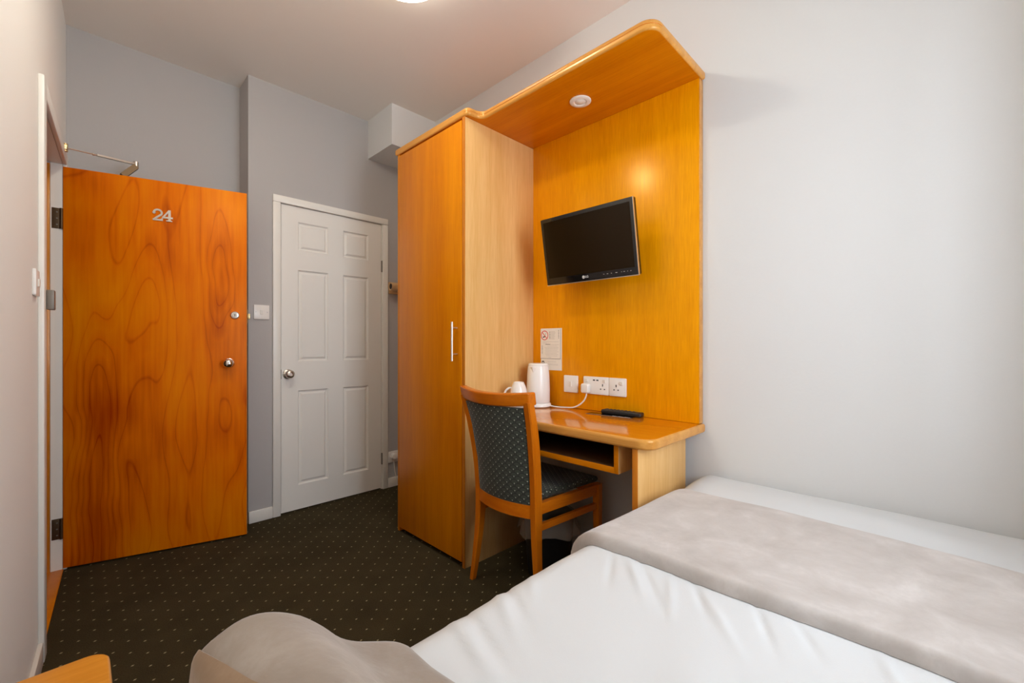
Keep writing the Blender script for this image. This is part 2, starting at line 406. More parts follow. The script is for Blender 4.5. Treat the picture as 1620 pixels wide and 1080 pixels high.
def obj(name, bm, mat, parent=None, origin=None, smooth=40, recalc=True):
    """one mesh object; shapes are given in room coordinates, stored relative to the thing's base"""
    if recalc: bmesh.ops.recalc_face_normals(bm, faces=bm.faces[:])
    me = bpy.data.meshes.new(name)
    if parent is not None:
        off = Vector(parent['base'])
    else:
        off = Vector(origin or (0, 0, 0))
    for v in bm.verts: v.co -= off
    bm.to_mesh(me); bm.free()
    if smooth:
        me.shade_smooth(); me.set_sharp_from_angle(angle=math.radians(smooth))
    o = bpy.data.objects.new(name, me); COL.objects.link(o)
    for m in (mat if isinstance(mat, (list, tuple)) else [mat]): me.materials.append(m)
    BASE[o.name] = off
    if parent is not None:
        o.parent = parent.o
    else:
        o.location = off
    return H(o, off)

BASE = {}
class H:
    """handle on an object and the room point its mesh is stored relative to"""
    def __init__(self, o, base): self.o = o; self.base = Vector(base)
    def __getitem__(self, k): return self.base if k == 'base' else self.o[k]
    def __setitem__(self, k, v): self.o[k] = v

def thing(name, label, cat, base, group=None):
    o = bpy.data.objects.new(name, None); COL.objects.link(o)
    o.empty_display_size = 0.1; o.location = base
    o['label'] = label; o['category'] = cat
    if group: o['group'] = group
    return H(o, base)

def tag(h, label, cat, group=None):
    h['label'] = label; h['category'] = cat
    if group: h['group'] = group
    return h

def struct(h, label=None, cat=None):
    h['kind'] = 'structure'
    if label: h['label'] = label; h['category'] = cat
    return h

def text_bm(bm, body, size, fn, h, depth, bold=0.0, align='CENTER'):
    """flat lettering turned into mesh; fn maps (u, v, h)"""
    cu = bpy.data.curves.new('lettering', 'FONT'); cu.body = body; cu.size = size; cu.extrude = depth / 2; cu.offset = bold
    cu.align_x = align; cu.align_y = 'CENTER'
    o = bpy.data.objects.new('lettering', cu); COL.objects.link(o)
    dg = bpy.context.evaluated_depsgraph_get(); dg.update()
    me = bpy.data.meshes.new_from_object(o.evaluated_get(dg))
    for v in me.vertices: v.co = Vector(fn(v.co.x, v.co.y, h + v.co.z))
    bm.from_mesh(me)
    bpy.data.objects.remove(o); bpy.data.curves.remove(cu); bpy.data.meshes.remove(me)

# ------------------------------------------------------------------ the room
b = B(); box(b, (-1.5, YN - 0.6, -0.12), (XR + 0.1, 3.6, 0.0)); struct(obj('floor', b, M['carpet']), 'dark carpet with pale flecks covering the room floor', 'floor')
b = B(); box(b, (-1.5, YN - 0.6, CEIL), (XR + 0.1, 3.6, CEIL + 0.1)); struct(obj('ceiling', b, M['ceiling']), 'plain off-white ceiling above the room', 'ceiling')
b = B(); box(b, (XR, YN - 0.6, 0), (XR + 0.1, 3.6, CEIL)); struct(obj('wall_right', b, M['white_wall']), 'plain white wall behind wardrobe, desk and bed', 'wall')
# back wall: a recess at the left, then a step forward that holds the white door
b = B()
box(b, (-0.4, YREC, 0), (XCH, 3.6, CEIL))
D0, D1, DT = 0.900, 1.636, 2.022
box(b, (XCH, YB, 0), (D0, 3.6, CEIL)); box(b, (D1, YB, 0), (XR, 3.6, CEIL)); box(b, (D0, YB, DT), (D1, 3.6, CEIL)); box(b, (D0, YB + 0.07, 0), (D1, 3.6, DT))
struct(obj('wall_back', b, M['grey_wall']), 'light grey wall with a step, around the white door', 'wall')
# left wall with the entrance opening
b = B(); OW, OH = 0.776, 1.985
xbox(b, lw, (-0.5, -0.12, 0), (-0.012, 0, CEIL)); xbox(b, lw, (OW, -0.12, 0), (4.1, 0, CEIL)); xbox(b, lw, (-0.012, -0.12, OH), (OW, 0, CEIL))
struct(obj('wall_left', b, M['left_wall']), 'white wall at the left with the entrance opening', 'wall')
# corridor outside the entrance
b = B()
xbox(b, lw, (-0.5, -1.25, 0), (2.2, -1.15, CEIL)); xbox(b, lw, (-0.6, -1.25, 0), (-0.5, -0.12, CEIL)); xbox(b, lw, (2.1, -1.15, 0), (2.2, -0.12, CEIL))
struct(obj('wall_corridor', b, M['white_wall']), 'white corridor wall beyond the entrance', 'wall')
# window wall
WX0, WX1, WZ0, WZ1 = 0.56, 1.44, 0.84, 2.20
b = B(); YO = YN - 0.50
box(b, (-0.4, YO, 0), (WX0, YN, CEIL)); box(b, (WX1, YO, 0), (XR, YN, CEIL)); box(b, (WX0, YO, 0), (WX1, YN, WZ0)); box(b, (WX0, YO, WZ1), (WX1, YN, CEIL))
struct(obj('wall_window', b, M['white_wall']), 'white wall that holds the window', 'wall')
w = thing('window_1', 'white framed window beside the bed', 'window', (1.0, YO + 0.04, WZ0)); w['kind'] = 'structure'
b = B(); fy0, fy1 = YO + 0.01, YO + 0.06
for a, c in (((WX0, fy0, WZ0), (WX0 + 0.05, fy1, WZ1)), ((WX1 - 0.05, fy0, WZ0), (WX1, fy1, WZ1)), ((WX0 + 0.05, fy0 + 0.001, WZ0), (WX1 - 0.05, fy1 - 0.001, WZ0 + 0.05)),
             ((WX0 + 0.05, fy0 + 0.001, WZ1 - 0.05), (WX1 - 0.05, fy1 - 0.001, WZ1)), ((0.98, fy0 + 0.002, WZ0 + 0.049), (1.02, fy1 - 0.002, WZ1 - 0.049)), ((WX0 + 0.049, fy0 + 0.003, 1.75), (WX1 - 0.049, fy1 - 0.003, 1.79))):
    box(b, a, c, 0.004)
obj('window_frame', b, M['gloss_white'], w)
b = B(); box(b, (WX0 + 0.04, YO + 0.032, WZ0 + 0.04), (WX1 - 0.04, YO + 0.038, WZ1 - 0.04)); obj('pane', b, M['pane'], w)
b = B(); box(b, (WX0 - 0.0, YO + 0.06, WZ0), (WX1, YN + 0.02, WZ0 + 0.025), 0.006); obj('window_sill', b, M['gloss_white'], w)
# boxed-in pipe at the ceiling
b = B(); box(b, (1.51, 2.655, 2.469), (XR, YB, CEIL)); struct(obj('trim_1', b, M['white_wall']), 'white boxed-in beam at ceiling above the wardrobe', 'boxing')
# casing round the white door
b = B()
box(b, (0.866, YB - 0.016, 0), (0.912, YB, 2.006), 0.005); box(b, (1.624, YB - 0.016, 0), (1.668, YB, 2.006), 0.005); box(b, (0.866, YB - 0.016, 2.006), (1.668, YB, 2.052), 0.005)
box(b, (0.900, YB, 0), (0.915, YB + 0.07, 2.007)); box(b, (1.621, YB, 0), (1.636, YB + 0.07, 2.007)); box(b, (0.900, YB, 2.007), (1.636, YB + 0.07, 2.022))
struct(obj('trim_2', b, M['gloss_white']), 'white casing around the white six-panel door', 'door frame')
# casing and lining of the entrance
b = B()
cw = 0.066
xbox(b, lw, (0.768, 0, 0), (0.768 + cw, 0.016, 2.03), 0.004); xbox(b, lw, (-0.0035, 0, OH - 0.012), (0.7675, 0.016, 2.03), 0.004)
xbox(b, lw, (-0.070, 0, 0), (-0.004, 0.016, 2.03), 0.004)
xbox(b, lw, (-0.012, -0.040, 0), (-0.002, 0.0, OH)); xbox(b, lw, (OW - 0.01, -0.12, 0), (OW, 0.0, OH)); xbox(b, lw, (-0.002, -0.12, OH - 0.012), (OW - 0.01, 0.0, OH))
struct(obj('trim_3', b, M['gloss_white']), 'white casing and lining of the entrance', 'door frame')
b = B(); xbox(b, lw, (-0.012, -0.12, 0), (0.012, -0.041, OH - 0.02), 0.001); xbox(b, lw, (0.012, -0.12, OH - 0.03), (OW - 0.012, -0.06, OH - 0.013), 0.001)
struct(obj('trim_4', b, M['edge']), 'orange wooden door stop inside the entrance', 'door frame')
b = B(); xbox(b, lw, (0.0, -0.12, 0), (OW - 0.011, 0.004, 0.007), 0.002); struct(obj('trim_5', b, M['oak_z']), 'orange wooden threshold strip under the entrance', 'threshold')
# baseboards
b = B(); box(b, (XCH - 0.0, YB - 0.014, 0), (0.866, YB, 0.072), 0.004); box(b, (1.668, YB - 0.014, 0), (XR, YB, 0.072), 0.004); box(b, (-0.03, YREC - 0.014, 0), (XCH, YREC, 0.072), 0.004)
struct(obj('baseboard_back', b, M['gloss_white']), 'white baseboard along the grey back wall', 'baseboard')
b = B(); xbox(b, lw, (0.835, 0, 0), (3.42, 0.014, 0.075), 0.004); struct(obj('baseboard_left', b, M['gloss_white']), 'white baseboard along the left wall', 'baseboard')

# ------------------------------------------------------------------ white six-panel door
d = thing('door_1', 'closed white six-panel door in the grey back wall', 'door', (1.268, YB, 0.009)); d['kind'] = 'structure'
b = B()
xs = [0.918, 1.022, 1.221, 1.325, 1.516, 1.618]; zs = [0.009, 0.170, 0.793, 0.985, 1.590, 1.718, 1.906, 2.004]
FY = YB + 0.004
vg = [[b.verts.new((x, FY, z)) for x in xs] for z in zs]
panels = []
for j in range(len(zs) - 1):
    for i in range(len(xs) - 1):
        f = b.faces.new([vg[j][i], vg[j][i + 1], vg[j + 1][i + 1], vg[j + 1][i]])
        if i in (1, 3) and j in (1, 3, 5): panels.append(f)
vb = [[b.verts.new((x, FY + 0.04, z)) for x in (xs[0], xs[-1])] for z in (zs[0], zs[-1])]
b.faces.new([vb[0][1], vb[0][0], vb[1][0], vb[1][1]])
b.faces.new([vg[j][0] for j in range(len(zs))] + [vb[1][0], vb[0][0]])
b.faces.new([vg[j][-1] for j in reversed(range(len(zs)))] + [vb[0][1], vb[1][1]])
b.faces.new([vb[1][0]] + [v for v in vg[-1]] + [vb[1][1]])
b.faces.new([v for v in reversed(vg[0])] + [vb[0][0], vb[0][1]])
bmesh.ops.recalc_face_normals(b, faces=b.faces[:])
bmesh.ops.inset_individual(b, faces=panels, thickness=0.011, depth=-0.011)
bmesh.ops.inset_individual(b, faces=panels, thickness=0.010, depth=0.0)
bmesh.ops.inset_individual(b, faces=panels, thickness=0.018, depth=0.009)
leaf = obj('leaf', b, M['door_white'], d, smooth=12)
b = B(); kx, kz = 0.958, 0.905
lathe(b, (kx, FY, kz), (0, -1, 0), [(0.031, 0), (0.031, 0.004), (0.027, 0.008), (0.013, 0.011), (0.012, 0.026), (0.022, 0.032), (0.0275, 0.042), (0.0275, 0.050), (0.021, 0.058), (0.011, 0.061), (0.010, 0.058), (0, 0.058)], 32)
kn = obj('knob', b, M['brushed'], d); kn['label'] = 'brushed metal door knob'
b = B(); box(b, (0.9145, YB - 0.001, 0.875), (0.9195, YB + 0.02, 0.935)); obj('latch', b, M['plate_grey'], d)
for z in (1.688, 0.231):
    b = B(); cyl(b, (1.6215, YB - 0.004, z - 0.043), (1.6215, YB - 0.004, z + 0.043), 0.0055, 12); box(b, (1.6185, YB - 0.003, z - 0.042), (1.6245, YB + 0.01, z + 0.042)); obj('hinge', b, M['plate_grey'], d)

# ------------------------------------------------------------------ open orange entrance door
P0 = Vector((HX, HY, 0)); P1 = Vector((0.679, 2.816, 0)); ED = (P1 - P0).normalized(); ND = Vector((ED.y, -ED.x, 0))   # ND faces the camera
def dl(s, h, z):
    p = P0 + ED * s + ND * h
    return Vector((p.x, p.y, z))
d = thing('door_2', 'open orange wooden entrance door numbered 24', 'door', (HX, HY, 0.01)); d['kind'] = 'structure'
b = B(); xbox(b, dl, (0.002, -0.040, 0.010), (0.762, 0.0, 1.963), 0.0015); obj('leaf', b, M['plywood'], d)
b = B(); xbox(b, dl, (0.7622, -0.039, 0.011), (0.7645, -0.001, 1.962)); e = obj('edge_strip', b, M['ply_edge'], d); e['label'] = 'paler lipping on the opening edge'
df = lambda u, v, h: dl(u, h, v)
def stroke(bm, pts, w, fn, h0, h1):
    """thick polyline in the plane of the door"""
    pts = [Vector((p[0], p[1])) for p in pts]; L, Rr = [], []
    for i, p in enumerate(pts):
        t = (pts[min(i + 1, len(pts) - 1)] - pts[max(i - 1, 0)]).normalized(); nn = Vector((-t.y, t.x))
        ww = w[i] if isinstance(w, (list, tuple)) else w
        L.append(p + nn * ww / 2); Rr.append(p - nn * ww / 2)
    prism(bm, [(q.x, q.y) for q in L + Rr[::-1]], fn, h0, h1)
# numerals
b = B(); cx, z0 = 0.364, 1.751
arc = [(cx + 0.0165 * math.cos(math.radians(a)), z0 + 0.041 + 0.0165 * math.sin(math.radians(a))) for a in range(170, -31, -20)]
stroke(b, arc + [(cx - 0.004, z0 + 0.017), (cx - 0.015, z0 + 0.006)], 0.009, df, 0.0, 0.004)
prism(b, [(cx - 0.021, z0), (cx + 0.021, z0), (cx + 0.021, z0 + 0.014), (cx + 0.015, z0 + 0.014), (cx + 0.012, z0 + 0.0085), (cx - 0.021, z0 + 0.0085)], df, 0.0, 0.0042)
lathe(b, df(cx - 0.0155, z0 + 0.041, 0), ND, [(0.0068, 0), (0.0068, 0.0046)], 16)
obj('numeral', b, M['brushed'], d)
b = B(); cx = 0.405
prism(b, [(cx + 0.002, z0), (cx + 0.013, z0), (cx + 0.013, z0 + 0.060), (cx + 0.002, z0 + 0.060)], df, 0.0, 0.004)
stroke(b, [(cx + 0.006, z0 + 0.057), (cx - 0.018, z0 + 0.021)], 0.0075, df, 0.0, 0.0042)
prism(b, [(cx - 0.023, z0 + 0.015), (cx + 0.022, z0 + 0.015), (cx + 0.022, z0 + 0.024), (cx - 0.023, z0 + 0.024)], df, 0.0, 0.0044)
prism(b, [(cx - 0.006, z0), (cx + 0.019, z0), (cx + 0.019, z0 + 0.006), (cx - 0.006, z0 + 0.006)], df, 0.0, 0.0046)
obj('numeral', b, M['brushed'], d)
b = B(); lathe(b, df(0.706, 1.263, 0), ND, [(0.0215, 0), (0.0215, 0.004), (0.018, 0.008), (0.011, 0.009), (0.011, 0.006), (0, 0.006)], 28); lk = obj('lock_cylinder', b, M['brushed'], d)
b = B(); xbox(b, dl, (0.7045, 0.006, 1.257), (0.7075, 0.0068, 1.269)); obj('keyhole', b, M['slot'], lk)
b = B(); lathe(b, df(0.677, 0.992, 0), ND, [(0.027, 0), (0.027, 0.003), (0.022, 0.006), (0.010, 0.008), (0.010, 0.026), (0.020, 0.031), (0.0255, 0.041), (0.0255, 0.050), (0.020, 0.060), (0.010, 0.065), (0, 0.066)], 32)
kn = obj('knob', b, M['chrome'], d); kn['label'] = 'shiny round door knob'
b = B(); xbox(b, dl, (0.7646, -0.050, 1.243), (0.778, -0.028, 1.275), 0.002); xbox(b, dl, (0.69, -0.070, 1.222), (0.766, -0.041, 1.302), 0.003); lt = obj('rim_lock', b, M['brass'], d); lt['label'] = 'brass rim lock on the far face'
for z in (1.688 + 0.02, 0.205):
    b = B(); zc = z
    xbox(b, lw, (-0.0018, -0.036, zc - 0.05), (-0.0002, 0.004, zc + 0.05), 0.0006); cyl(b, dl(-0.002, 0.004, zc - 0.05), dl(-0.002, 0.004, zc + 0.05), 0.006, 12)
    hg = obj('hinge', b, M['bronze'], d)
    for dz in (-0.03, 0.0, 0.03):
        b = B(); lathe(b, lw(-0.0002, -0.018, zc + dz), EL, [(0.0035, 0), (0.003, 0.0012), (0, 0.0012)], 10); obj('screw', b, M['plate_grey'], hg)
# closer arm: shoe on the head of the frame, thin rod, flat arm to the body behind the door
sh = Vector((-0.046, 2.91, 2.022)); el = Vector((0.215, 3.02, 2.052)); bd = dl(0.21, -0.055, 1.955)
b = B(); box(b, sh - Vector((0.014, 0.018, 0.012)), sh + Vector((0.010, 0.018, 0.014)), 0.004); cyl(b, sh + Vector((0.002, 0, -0.018)), sh + Vector((0.002, 0, 0.018)), 0.010, 14)
cs = obj('closer_shoe', b, M['brass'], d)
b = B(); mid = sh.lerp(el, 0.42); cyl(b, sh, mid, 0.0032, 10); cyl(b, sh.lerp(el, 0.36), sh.lerp(el, 0.385), 0.006, 12)
t = (el - mid).normalized(); side = t.cross(Vector((0, 0, 1))).normalized()
def bar(bm, p, q, w, h):
    t = (q - p).normalized(); s = t.cross(Vector((0, 0, 1))).normalized(); u = s.cross(t)
    vs = [bm.verts.new(c + s * a + u * k) for c in (p, q) for a, k in ((-w / 2, -h / 2), (w / 2, -h / 2), (w / 2, h / 2), (-w / 2, h / 2))]
    for f in ((3, 2, 1, 0), (4, 5, 6, 7), (0, 1, 5, 4), (1, 2, 6, 5), (2, 3, 7, 6), (3, 0, 4, 7)): bm.faces.new([vs[i] for i in f])
bar(b, mid, el, 0.014, 0.009); cyl(b, el - Vector((0, 0, 0.012)), el + Vector((0, 0, 0.012)), 0.011, 16); obj('closer_rod', b, M['brushed'], d)
b = B(); bar(b, el - Vector((0, 0, 0.012)), bd + Vector((0, 0, 0.02)), 0.032, 0.026); ar = obj('closer_arm', b, M['bronze'], d)
b = B(); xbox(b, dl, (0.13, -0.095, 1.87), (0.36, -0.041, 1.935), 0.008); cyl(b, dl(0.21, -0.055, 1.93), dl(0.21, -0.055, 1.975), 0.012, 14); obj('closer_body', b, M['plate_grey'], d)
# keep on the casing
b = B(); xbox(b, lw, (0.748, 0.0165, 1.222), (0.790, 0.036, 1.292), 0.003); tag(obj('lock_keep', b, M['plate_grey'], origin=lw(0.77, 0.018, 1.222)), 'grey metal lock keep on the entrance casing', 'lock keep')

# ------------------------------------------------------------------ wall plates
def plate(bm, fn, u0, v0, u1, v1, t=0.009):
    prism(bm, rrect(u0, v0, u1, v1, 0.005), fn, 0.0, t, 0.0025, 2)
back = lambda u, v, h: (u, YB - h, v)
s = thing('light_switch', 'white light switch on grey wall between the two doors', 'light switch', (0.803, YB, 1.255))
b = B(); plate(b, back, 0.760, 1.254, 0.847, 1.343); pl = obj('plate', b, M['plastic'], s)
b = B(); prism(b, rrect(0.795, 1.285, 0.812, 1.312, 0.002), back, 0.0088, 0.0125, 0.001, 1); obj('rocker', b, M['plastic_off_white'], s)
for u in (0.7715, 0.8355):
    b = B(); lathe(b, back(u, 1.2985, 0.0088), (0, -1, 0), [(0.003, 0), (0.003, 0.0006), (0, 0.0006)], 10); obj('screw', b, M['silver_print'], pl)
lf = lambda u, v, h: lw(u, h, v)
s = thing('light_switch', 'white light switch on the left wall beside the entrance casing', 'light switch', lw(0.915, 0, 1.26))
b = B(); plate(b, lf, 0.872, 1.258, 0.958, 1.344); obj('plate', b, M['plastic'], s)
b = B(); prism(b, rrect(0.906, 1.288, 0.924, 1.314, 0.002), lf, 0.0088, 0.0135, 0.001, 1); obj('rocker', b, M['plastic_off_white'], s)

XP = 1.830           # face of the wooden back panel
pn = on_panel(XP)
s = thing('light_switch', 'white light switch on the wooden panel above the desk', 'light switch', (XP, 1.372, 0.846))
b = B(); plate(b, pn, -1.417, 0.846, -1.327, 0.935); obj('plate', b, M['plastic'], s)
b = B(); prism(b, rrect(-1.380, 0.877, -1.365, 0.904, 0.002), pn, 0.0088, 0.0130, 0.001, 1); obj('rocker', b, M['plastic_off_white'], s)

def slots(parent, uc, vc):
    b = B()
    prism(b, [(uc - 0.0025, vc + 0.006), (uc + 0.0025, vc + 0.006), (uc + 0.0025, vc + 0.018), (uc - 0.0025, vc + 0.018)], pn, 0.0085, 0.0095)
    for k in (-1, 1):
        prism(b, [(uc + k * 0.011 - 0.0035, vc - 0.010), (uc + k * 0.011 + 0.0035, vc - 0.010), (uc + k * 0.011 + 0.0035, vc - 0.005), (uc + k * 0.011 - 0.0035, vc - 0.005)], pn, 0.0085, 0.0095)
    return obj('pin_slots', b, M['slot'], parent)
def rocker(parent, uc, vc):
    b = B(); prism(b, rrect(uc - 0.008, vc - 0.008, uc + 0.008, vc + 0.008, 0.002), pn, 0.0088, 0.0130, 0.001, 1); return obj('rocker', b, M['plastic_off_white'], parent)
s = thing('wall_socket', 'white double socket with charging ports and a plug in its left outlet', 'socket', (XP, 1.216, 0.848))
b = B(); plate(b, pn, -1.291, 0.848, -1.1415, 0.936); obj('plate', b, M['plastic'], s)
slots(s, -1.176, 0.884); rocker(s, -1.166, 0.916); rocker(s, -1.270, 0.916)
b = B()
for u in (-1.226, -1.206): prism(b, [(u - 0.0065, 0.916), (u + 0.0065, 0.916), (u + 0.0065, 0.922), (u - 0.0065, 0.922)], pn, 0.0085, 0.0095)
obj('charging_port', b, M['slot'], s)
s = thing('wall_socket', 'white single socket at right end of the row above the desk', 'socket', (XP, 1.094, 0.848))
b = B(); plate(b, pn, -1.1405, 0.848, -1.0475, 0.936); obj('plate', b, M['plastic'], s)
slots(s, -1.100, 0.886); rocker(s, -1.072, 0.912)

# low socket with plug behind the wardrobe, beside the white door
s = thing('wall_socket', 'low white socket between the white door casing and the wardrobe', 'socket', (1.75, YB, 0.19))
b = B(); plate(b, back, 1.672, 0.187, 1.818, 0.273); obj('plate', b, M['plastic'], s)
s = thing('plug', 'white round-shouldered plug in the low socket beside the wardrobe', 'plug', (1.71, YB, 0.2))
b = B(); lathe(b, back(1.712, 0.236, 0.0096), (0, -1, 0), [(0.024, 0), (0.026, 0.01), (0.026, 0.024), (0.020, 0.032), (0, 0.034)], 20); obj('plug_body', b, M['plastic'], s)
b = B(); tube(b, spline([back(1.712, 0.214, 0.02), back(1.713, 0.18, 0.022), back(1.718, 0.12, 0.026), back(1.735, 0.06, 0.03), back(1.78, 0.012, 0.04)]), 0.004, 8)
obj('cord', b, M['plastic_off_white'], s)
# wooden rail end on the back wall, next to the wardrobe
s = thing('rail_holder', 'beige wooden rail holder with hollow round end beside the wardrobe', 'rail holder', (1.70, YB, 1.49))
b = B(); box(b, (1.675, YB - 0.018, 1.485), (1.80, YB, 1.575), 0.004); box(b, (1.70, YB - 0.065, 1.505), (1.735, YB - 0.018, 1.56), 0.004); obj('bracket', b, M['beech'], s)
b = B(); lathe(b, (1.645, YB - 0.085, 1.532), (1, 0, 0), [(0.021, 0.004), (0.026, 0), (0.029, 0.0), (0.029, 0.05), (0.027, 0.17)], 28, cap=False)
lathe(b, (1.8149, YB - 0.085, 1.532), (1, 0, 0), [(0.027, 0), (0, 0)], 28, cap=False)
rl = obj('rail', b, M['beech'], s)
b = B(); lathe(b, (1.649, YB - 0.085, 1.532), (1, 0, 0), [(0.0215, 0.0), (0, 0.0)], 28, cap=False); obj('bore', b, M['hole'], rl)

# ------------------------------------------------------------------ wardrobe
XF = 1.331; WY0, WY1 = 1.644, 2.272; ZC = 2.215
t = thing('wardrobe', 'tall honey wood wardrobe with one door and a bar handle', 'wardrobe', (1.58, 1.958, 0))
b = B(); box(b, (XF, WY0, 0.0), (XR - 0.003, WY0 + 0.019, ZC - 0.001), 0.0015); sp_ = obj('side_panel', b, M['maple'], t); sp_['label'] = 'pale maple side panel facing the desk'
b = B(); box(b, (XF - 0.0015, WY0 - 0.0006, 0.0), (XF + 0.0018, WY0 + 0.0192, ZC - 0.001), 0.0006); obj('edge_strip', b, M['edge'], sp_)
b = B(); box(b, (XF, WY1 - 0.019, 0.0), (XR - 0.003, WY1, ZC - 0.001), 0.0015); obj('side_panel', b, M['oak_z'], t)
b = B(); box(b, (XR - 0.012, WY0 + 0.02, 0.05), (XR - 0.004, WY1 - 0.02, ZC - 0.002)); obj('back_panel', b, M['oak_z'], t)
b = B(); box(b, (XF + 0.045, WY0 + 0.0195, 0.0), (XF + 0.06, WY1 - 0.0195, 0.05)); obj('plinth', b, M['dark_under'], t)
b = B(); box(b, (XF - 0.004, WY0 + 0.0215, 0.026), (XF + 0.015, WY1 - 0.0215, ZC - 0.012), 0.0025)
dr = obj('door', b, M['oak_z'], t)
b = B(); hy, hx = 1.700, XF - 0.036
cyl(b, (hx, hy, 1.016), (hx, hy, 1.209), 0.0056, 16)
for z in (1.050, 1.180): cyl(b, (hx, hy, z), (XF - 0.0035, hy, z), 0.0042, 12)
hd = obj('handle', b, M['satin'], dr); hd['label'] = 'slim steel bar handle'

# continuous cornice that widens into the canopy over the desk
XCF, XCC, YE = 1.326, 1.412, 0.700
outl = [(XR - 0.002, 2.29), (XCF, 2.29)]
outl += round_corner(XCF + 0.028, 1.645, 0.028, 180, 270, 8)      # outer curve at the wardrobe corner
outl += [(1.368, 1.6160), (1.382, 1.6145), (1.394, 1.6100), (1.403, 1.6030), (1.409, 1.5935), (XCC, 1.581)]
outl += round_corner(XCC + 0.058, YE + 0.058, 0.058, 180, 270, 10)
outl += [(XR - 0.002, YE)]
t = thing('canopy_board', 'continuous wooden top board from the wardrobe over the desk', 'canopy', (1.6, 1.5, ZC))
b = B(); prism(b, outl, XYZ, ZC, ZC + 0.040, 0.012, 4)
bmesh.ops.recalc_face_normals(b, faces=b.faces[:])
for f in b.faces:
    f.material_index = 0 if abs(f.normal.z) > 0.95 else 1
obj('board', b, [M['oak_y'], M['lip']], t)
b = B(); o2 = [(x, y) for x, y in outl[1:-1]]
tube(b, [(x - 0.0002, y - 0.0002, ZC + 0.0205) for x, y in o2[1:]], 0.0009, 6); obj('glue_line', b, M['chair_wood_y'], t)
# recessed downlight
t = thing('downlight', 'round white recessed downlight under the wooden canopy', 'downlight', (1.623, 1.167, ZC))
b = B(); lathe(b, (1.623, 1.167, ZC - 0.0002), (0, 0, -1), [(0.049, 0), (0.049, 0.003), (0.045, 0.006), (0.030, 0.006), (0.026, 0.002)], 40, cap=False); obj('ring', b, M['plastic'], t)
b = B(); lathe(b, (1.623, 1.167, ZC - 0.0005), (0, 0, -1), [(0.027, 0), (0.026, 0.002), (0.018, 0.006), (0, 0.0075)], 32, cap=False); obj('lens', b, M['spot_lens'], t)

# back panel behind the television and desk
ZD = 0.765
t = thing('back_panel', 'tall honey oak panel behind the television and desk', 'wall panel', (XP, 1.17, ZD))
b = B(); box(b, (XP, 0.711, ZD + 0.0005), (XR - 0.002, WY0 - 0.0005, ZC - 0.0005), 0.001); pb = obj('panel', b, M['oak_panel'], t)
b = B(); box(b, (XP + 0.0006, 0.7085, ZD + 0.001), (XR - 0.002, 0.7118, ZC - 0.0008), 0.0008); e = obj('edge_strip', b, M['lip'], t); e['label'] = 'pale solid wood edge'

# ------------------------------------------------------------------ desk
t = thing('desk', 'built-in wooden desk with rounded corner beside the wardrobe', 'desk', (1.6, 1.17, 0))
XD = 1.388
outl = [(XR - 0.003, WY0 - 0.001), (XD, WY0 - 0.001)] + round_corner(XD + 0.062, 0.700 + 0.062, 0.062, 180, 270, 10) + [(XR - 0.003, 0.700)]
b = B(); prism(b, outl, XYZ, ZD - 0.040, ZD, 0.011, 4)
bmesh.ops.recalc_face_normals(b, faces=b.faces[:])
for f in b.faces: f.material_index = 0 if abs(f.normal.z) > 0.95 else 1
obj('desktop', b, [M['desk'], M['lip']], t)
b = B(); box(b, (1.402, 0.760, 0.0), (1.812, 0.780, ZD - 0.0402), 0.001); lg = obj('side_panel', b, M['maple'], t)
b = B(); box(b, (1.4005, 0.7594, 0.0), (1.4035, 0.7806, ZD - 0.0404), 0.0006); obj('edge_strip', b, M['edge'], lg)
tr = None
b = B(); ty0, ty1, tx0, tx1, tz0 = 0.848, WY0 - 0.0012, 1.420, 1.80, 0.612
box(b, (tx0, ty0, tz0), (tx1, ty0 + 0.020, ZD - 0.0405), 0.001); box(b, (tx0, ty1 - 0.02, tz0), (tx1, ty1, ZD - 0.0405), 0.001)
box(b, (tx0, ty0 + 0.020, tz0), (tx1, ty1 - 0.02, tz0 + 0.024), 0.001); box(b, (tx1 - 0.012, ty0 + 0.02, tz0 + 0.024), (tx1, ty1 - 0.02, ZD - 0.0405), 0.001)
bmesh.ops.recalc_face_normals(b, faces=b.faces[:])
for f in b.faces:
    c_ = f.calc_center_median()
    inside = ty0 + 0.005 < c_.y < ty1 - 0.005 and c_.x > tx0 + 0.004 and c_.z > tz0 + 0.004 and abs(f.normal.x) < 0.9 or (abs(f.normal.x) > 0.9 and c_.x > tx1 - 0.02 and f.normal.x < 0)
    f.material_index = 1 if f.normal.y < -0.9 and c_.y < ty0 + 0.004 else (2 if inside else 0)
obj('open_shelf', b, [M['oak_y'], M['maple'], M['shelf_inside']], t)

# ------------------------------------------------------------------ television
TV_T, TV_B = (1.634, 1.720), (1.690, 1.398)     # (x, z) of the top and bottom of the front face
TY0, TY1 = 0.910, 1.420
up = Vector((TV_T[0] - TV_B[0], 0, TV_T[1] - TV_B[1])); TH = up.length; up.normalize(); out = Vector((-up.z, 0, up.x))
def tvf(u, v, h):
    p = Vector((TV_B[0], 0, TV_B[1])) + up * v + out * h
    return (p.x, TY1 - u, p.z)
TW = TY1 - TY0
t = thing('television', 'black flat television tilted on the wooden panel', 'television', tvf(TW / 2, 0, 0))
b = B(); prism(b, rrect(0, 0, TW, TH, 0.006), tvf, -0.028, 0.0, 0.003, 2); prism(b, rrect(0.08, 0.05, TW - 0.08, TH - 0.06, 0.02), tvf, -0.050, -0.028, 0.004, 2); obj('casing', b, M['black_gloss'], t)
b = B(); prism(b, rrect(0.016, 0.034, TW - 0.016, TH - 0.018, 0.001), tvf, 0.0, 0.0006); obj('screen', b, M['screen'], t)
